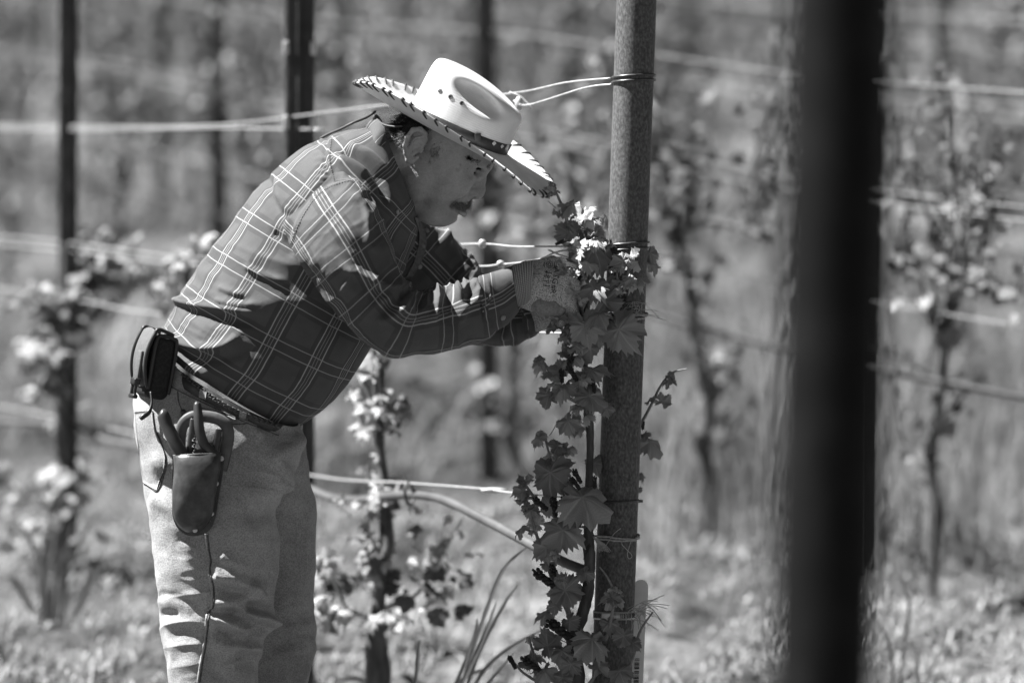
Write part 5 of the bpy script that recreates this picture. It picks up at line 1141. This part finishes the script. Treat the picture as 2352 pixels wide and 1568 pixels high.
# crown
cs = [(-18, 97, 78), (0, 96.5, 76.5), (20, 96.5, 74), (40, 96.5, 71), (60, 97, 67), (76, 97, 62), (88, 95.5, 57), (95, 92, 51), (98.5, 85, 44), (98.5, 72, 36), (93, 52, 25), (86, 30, 14), (84, 10, 5), (83.5, .5, .3)]
cs = [(u if u < 20 else 20 + (u - 20) * .88, a, b) for u, a, b in cs]; CS = cr(np.array(cs, float), 90); ph = np.linspace(-np.pi / 2, 1.5 * np.pi, 201); V = []; UV = []; L = 0
for i, (u, a, b) in enumerate(CS):
    f = a * np.sign(np.cos(ph)) * np.abs(np.cos(ph)) ** .9; y = b * np.sign(np.sin(ph)) * np.abs(np.sin(ph)) ** .9
    top = smooth01(u, 10, 95); z = u + .10 * f * (1 - top) + top * (7 - .0014 * (f + 10) ** 2 - .09 * (f + 10)); 
    for s in (-1, 1):                                        # pinches on both sides of the front
        e = smooth01(np.exp(-(((f - 8) / 46) ** 2) - ((z - 67 + .12 * (f - 8)) / 18) ** 2), .12, .9) * (np.sign(y) == s); y = y - s * 22 * e * smooth01(np.abs(y), 0, 30)
    f = f - 4 * np.exp(-((u - 60) / 30) ** 2) * (np.cos(ph) > .7) * (np.cos(ph) - .7) * 3
    V.append(hatw(np.stack([f, y, z], -1))); UV.append(np.stack([ph * .09, np.full_like(ph, (i / 90) * .14)], -1))
crown = obj('crown', np.array(V).reshape(-1, 3), gridfaces(90, 201), M['straw_hat'], hat, True, np.array(UV).reshape(-1, 2)); crb = bvh_of(crown)
def c1(x, y): return (820 + x / 3.267) * .9408, (100 + y / 3.267) * .9408
for q in ((832, 402), (915, 447), (1005, 498)):
    px, py = c1(*q); p, n = cast(crb, px, py, .0004); rotm = np.array(Vector(n).to_track_quat('Z', 'Y').to_matrix()); th = np.linspace(0, 2 * np.pi, 17)
    ring_ = p + .0032 * (np.cos(th)[:, None] * rotm[:, 0] + np.sin(th)[:, None] * rotm[:, 1]); e = obj('eyelet', *tube(ring_, .0011, 6, caps=False)[:2], M['tan_leather'], hat)
    obj('eyelet_hole', *blob(p, (.0024, .0024, .0008), 12, 6, rotm), M['black'], e)
# band with buckle set
ph = np.linspace(0, 2 * np.pi, 161); rows = []
for u, o in ((U0 - 2, .4), (U0 - 1.5, 2.6), (U0 + 19, 2.6), (U0 + 20, .4)):
    a, b = np.interp(u, CS[:, 0], CS[:, 1]) + o, np.interp(u, CS[:, 0], CS[:, 2]) + o
    rows.append(hatw(np.stack([a * np.sign(np.cos(ph)) * np.abs(np.cos(ph)) ** .9, b * np.sign(np.sin(ph)) * np.abs(np.sin(ph)) ** .9, u + .10 * a * np.cos(ph)], -1)))
hband = obj('hat_band', np.array(rows).reshape(-1, 3), gridfaces(4, 161)[:, ::-1], M['band'], hat); hbb = bvh_of(hband)
for (x, y), s, nm, mt in (((1130, 772), (.007, .010, .002), 'band_keeper', 'band'), ((1260, 816), (.0042, .0042, .0014), 'concho', 'wire'), ((1322, 840), (.0038, .0038, .0014), 'concho', 'wire'), ((1362, 848), (.004, .0065, .002), 'band_tip', 'metal')):
    px, py = c1(x, y); p, n = cast(hbb, px, py, .0012)
    if p is None: continue
    rm = Vector(n).to_track_quat('Z', 'Y').to_matrix()
    if nm == 'concho': rm = rm @ Matrix.Rotation(R(45), 3, 'Z')
    obj(nm, *rbox(p, (s[0] * 1.6, s[1] * 1.6, s[2] * 1.4), .0009, np.array(rm), 2), M[mt], hband)

# ================================================================== THINGS ON THE BELT
p0, n0 = cast(jb, 460, 1120); HYB = p0[1] - 7.0 - .004
hol = thing('leather_holster', tuple(W(450, 1130, HYB)), 'dark riveted leather holster hanging on the hip', 'holster')
HS = [(398, 1046, 506, 1041, HYB - .022, .022), (400, 1070, 505, 1070, HYB - .026, .027), (398, 1110, 498, 1112, HYB - .029, .03), (396, 1150, 492, 1150, HYB - .029, .03), (398, 1186, 486, 1184, HYB - .026, .026), (408, 1208, 474, 1207, HYB - .02, .019), (424, 1221, 460, 1220, HYB - .013, .011), (440, 1226, 446, 1226, HYB - .008, .003)]
V, F, uv = cloth(HS, 90, 70, [([(470, 1185), (455, 1196), (440, 1196)], 5, 1.5)], (.0012, .06), (0, 1), 2.3); pouch = obj('pouch', V, F, M['leather'], hol); pb = bvh_of(pouch)
obj('rim', *tube(np.array([W(px, py, y) for px, py, y in [(398, 1046, HYB - .022), (420, 1045, HYB - .038), (452, 1043, HYB - .0445), (485, 1042, HYB - .038), (506, 1041, HYB - .022)]]), .0017, 7, 24)[:2], M['tan_leather'], hol)
plate = [(396, 1046), (395, 1150), (397, 1188), (408, 1213), (428, 1228), (452, 1230), (478, 1220), (494, 1190), (502, 1140), (511, 1090), (517, 1042)]
def flat_plate(pts, y, th, n=40):
    q = cr(np.array(pts, float), n); A = WV(q[:, 0], q[:, 1], np.full(n, y)); B = A + [0, th, 0]; m = n
    return np.concatenate([A, B]), [list(range(m)), list(range(m, 2 * m))[::-1]] + [[i, i + m, (i + 1) % m + m, (i + 1) % m] for i in range(m)]
obj('back_plate', *flat_plate(plate, HYB - .008, .006), M['leather'], hol, False)
def strap(pts, w, y, name='strap', mat='tan_leather', th=.35):
    P = pxpath(pts, y); obj(name, *tube(P, w, 8, 8 * len(pts), flat=th)[:2], M[mat], hol)
strap([(414, 1060), (413, 1010), (420, 976), (440, 958), (470, 956), (500, 962), (520, 978), (524, 1006), (516, 1046), (508, 1080)], .0105, HYB - .004)
strap([(446, 962), (441, 1000), (436, 1050)], .007, HYB - .010, 'belt_slot', 'leather'); strap([(503, 985), (498, 1010), (492, 1046)], .006, HYB - .008, 'belt_slot', 'leather')
for q in ((508, 1053), (496, 1110), (485, 1179)):
    obj('rivet', *blob(W(q[0], q[1], HYB - .0095), (.0048, .0028, .0048), 12, 8), M['metal'], hol)
obj('rivet', *blob(W(448, 1217, HYB - .0265), (.0046, .003, .0046), 12, 8), M['metal'], hol)
for i in range(22):
    f = i / 21; px = 503 - 20 * f; py = 1066 + 128 * f; obj('stitch', *tube(np.array([W(px, py, HYB - .0092), W(px - .5, py + 3.4, HYB - .0092)]), .0007, 5)[:2], M['thread'], hol)
sh = thing('pruning_shears', tuple(W(450, 1050, HYB - .02)), 'pruning shears with dark curved grips stuck in the holster', 'shears')
obj('handle', *tube(pxpath([(368, 945, HYB - .018), (374, 952, HYB - .018), (386, 982, HYB - .02), (402, 1016, HYB - .024), (420, 1048, HYB - .026), (432, 1090, HYB - .024)]), [.006, .0105, .0115, .0115, .0105, .008], 14, 48)[:2], M['handle'], sh)
obj('handle', *tube(pxpath([(452, 922, HYB - .02), (453, 930, HYB - .02), (456, 960, HYB - .024), (459, 990, HYB - .027), (469, 1020, HYB - .027), (490, 1046, HYB - .025), (498, 1080, HYB - .022)]), [.003, .0065, .0085, .0088, .0088, .0085, .007], 14, 56)[:2], M['handle'], sh)
obj('spring', *tube(np.array([W(446 + 4 * math.sin(t), 1000 + 2.2 * t, HYB - .024 - .004 * math.cos(t)) for t in np.linspace(0, 20, 90)]), .0011, 6)[:2], M['wire_dark'], sh)
obj('pivot_blade', *flat_plate([(428, 1040), (470, 1030), (482, 1060), (466, 1130), (446, 1150), (436, 1090), (428, 1040)], HYB - .024, .006, 30), M['steel_dark'], sh, False)
# phone pouch
po = thing('belt_pouch', tuple(W(348, 850, -.13)), 'black nylon pouch with grey mesh flap and side buckle on the belt', 'pouch')
ym = Matrix.Rotation(R(9), 3, 'Y') @ Matrix.Rotation(R(28), 3, 'Z')
pc = W(357, 842, -.14); V, F = rbox((0, 0, 0), (.042, .070, .112), .012, None, 4)
V = V @ np.array(ym).T + pc; V = V + .002 * fbm(V, .03, 2)[:, None]; pbod = obj('pouch_body', V, F, M['nylon'], po)
M['mesh_grey'] = plain('grey_nylon_mesh', .12, .7, .3, .09, .16, 300, .6, .001, 1200)
def pl(x, y, z): return pc + np.array(ym) @ np.array([x, y, z])
rows = []
for t in np.linspace(-1, 1, 13):
    rows.append([pl(-.024 - .012 * (1 - (z / .05) ** 2) * (1 - .3 * t * t), t * .03, z * (1 - .12 * t * t) + .012) for z in np.linspace(-.05, .056, 14)])
obj('mesh_flap', np.array(rows).reshape(-1, 3), gridfaces(13, 14), M['mesh_grey'], po)
for t in (-1, 1):
    obj('piping', *tube(np.array([pl(-.022 - .0115 * (1 - (z / .055) ** 2), t * .031, z * .9 + .012) for z in np.linspace(-.055, .06, 16)] + [pl(-.01, t * .031, .066), pl(.012, t * .031, .06)]), .0034, 8, 60)[:2], M['black'], po)
obj('edge_piping', *tube(np.array([pl(.019, -.032, -.045), pl(.02, -.033, .04), pl(.012, -.033, .054), pl(-.008, -.033, .056), pl(-.019, -.033, .045), pl(-.021, -.033, -.04)]), .0036, 8, 70)[:2], M['black'], po)
obj('web_tab', *rbox(pl(-.036, -.008, .0), (.006, .022, .05), .002, np.array(ym)), M['mesh_grey'], po)
bk = obj('buckle', *rbox(pl(-.042, -.02, -.03), (.012, .022, .013), .003, np.array(ym)), M['black'], po)
for s in (-1, 1): obj('prong', *tube(np.array([pl(-.042, -.02 + s * .008, -.03), pl(-.043, -.02 + s * .0065, -.045), pl(-.042, -.02 + s * .009, -.056)]), .003, 8, 14)[:2], M['black'], bk)
obj('prong_bar', *rbox(pl(-.042, -.02, -.056), (.01, .024, .008), .003, np.array(ym)), M['black'], bk)
obj('zip_cord', *tube(pxpath([(346, 900, -.19), (348, 925, -.2), (342, 945, -.205), (330, 955, -.21), (322, 962, -.212)]), [.0022, .0022, .0045, .005, .004], 8, 26)[:2], M['black'], po)
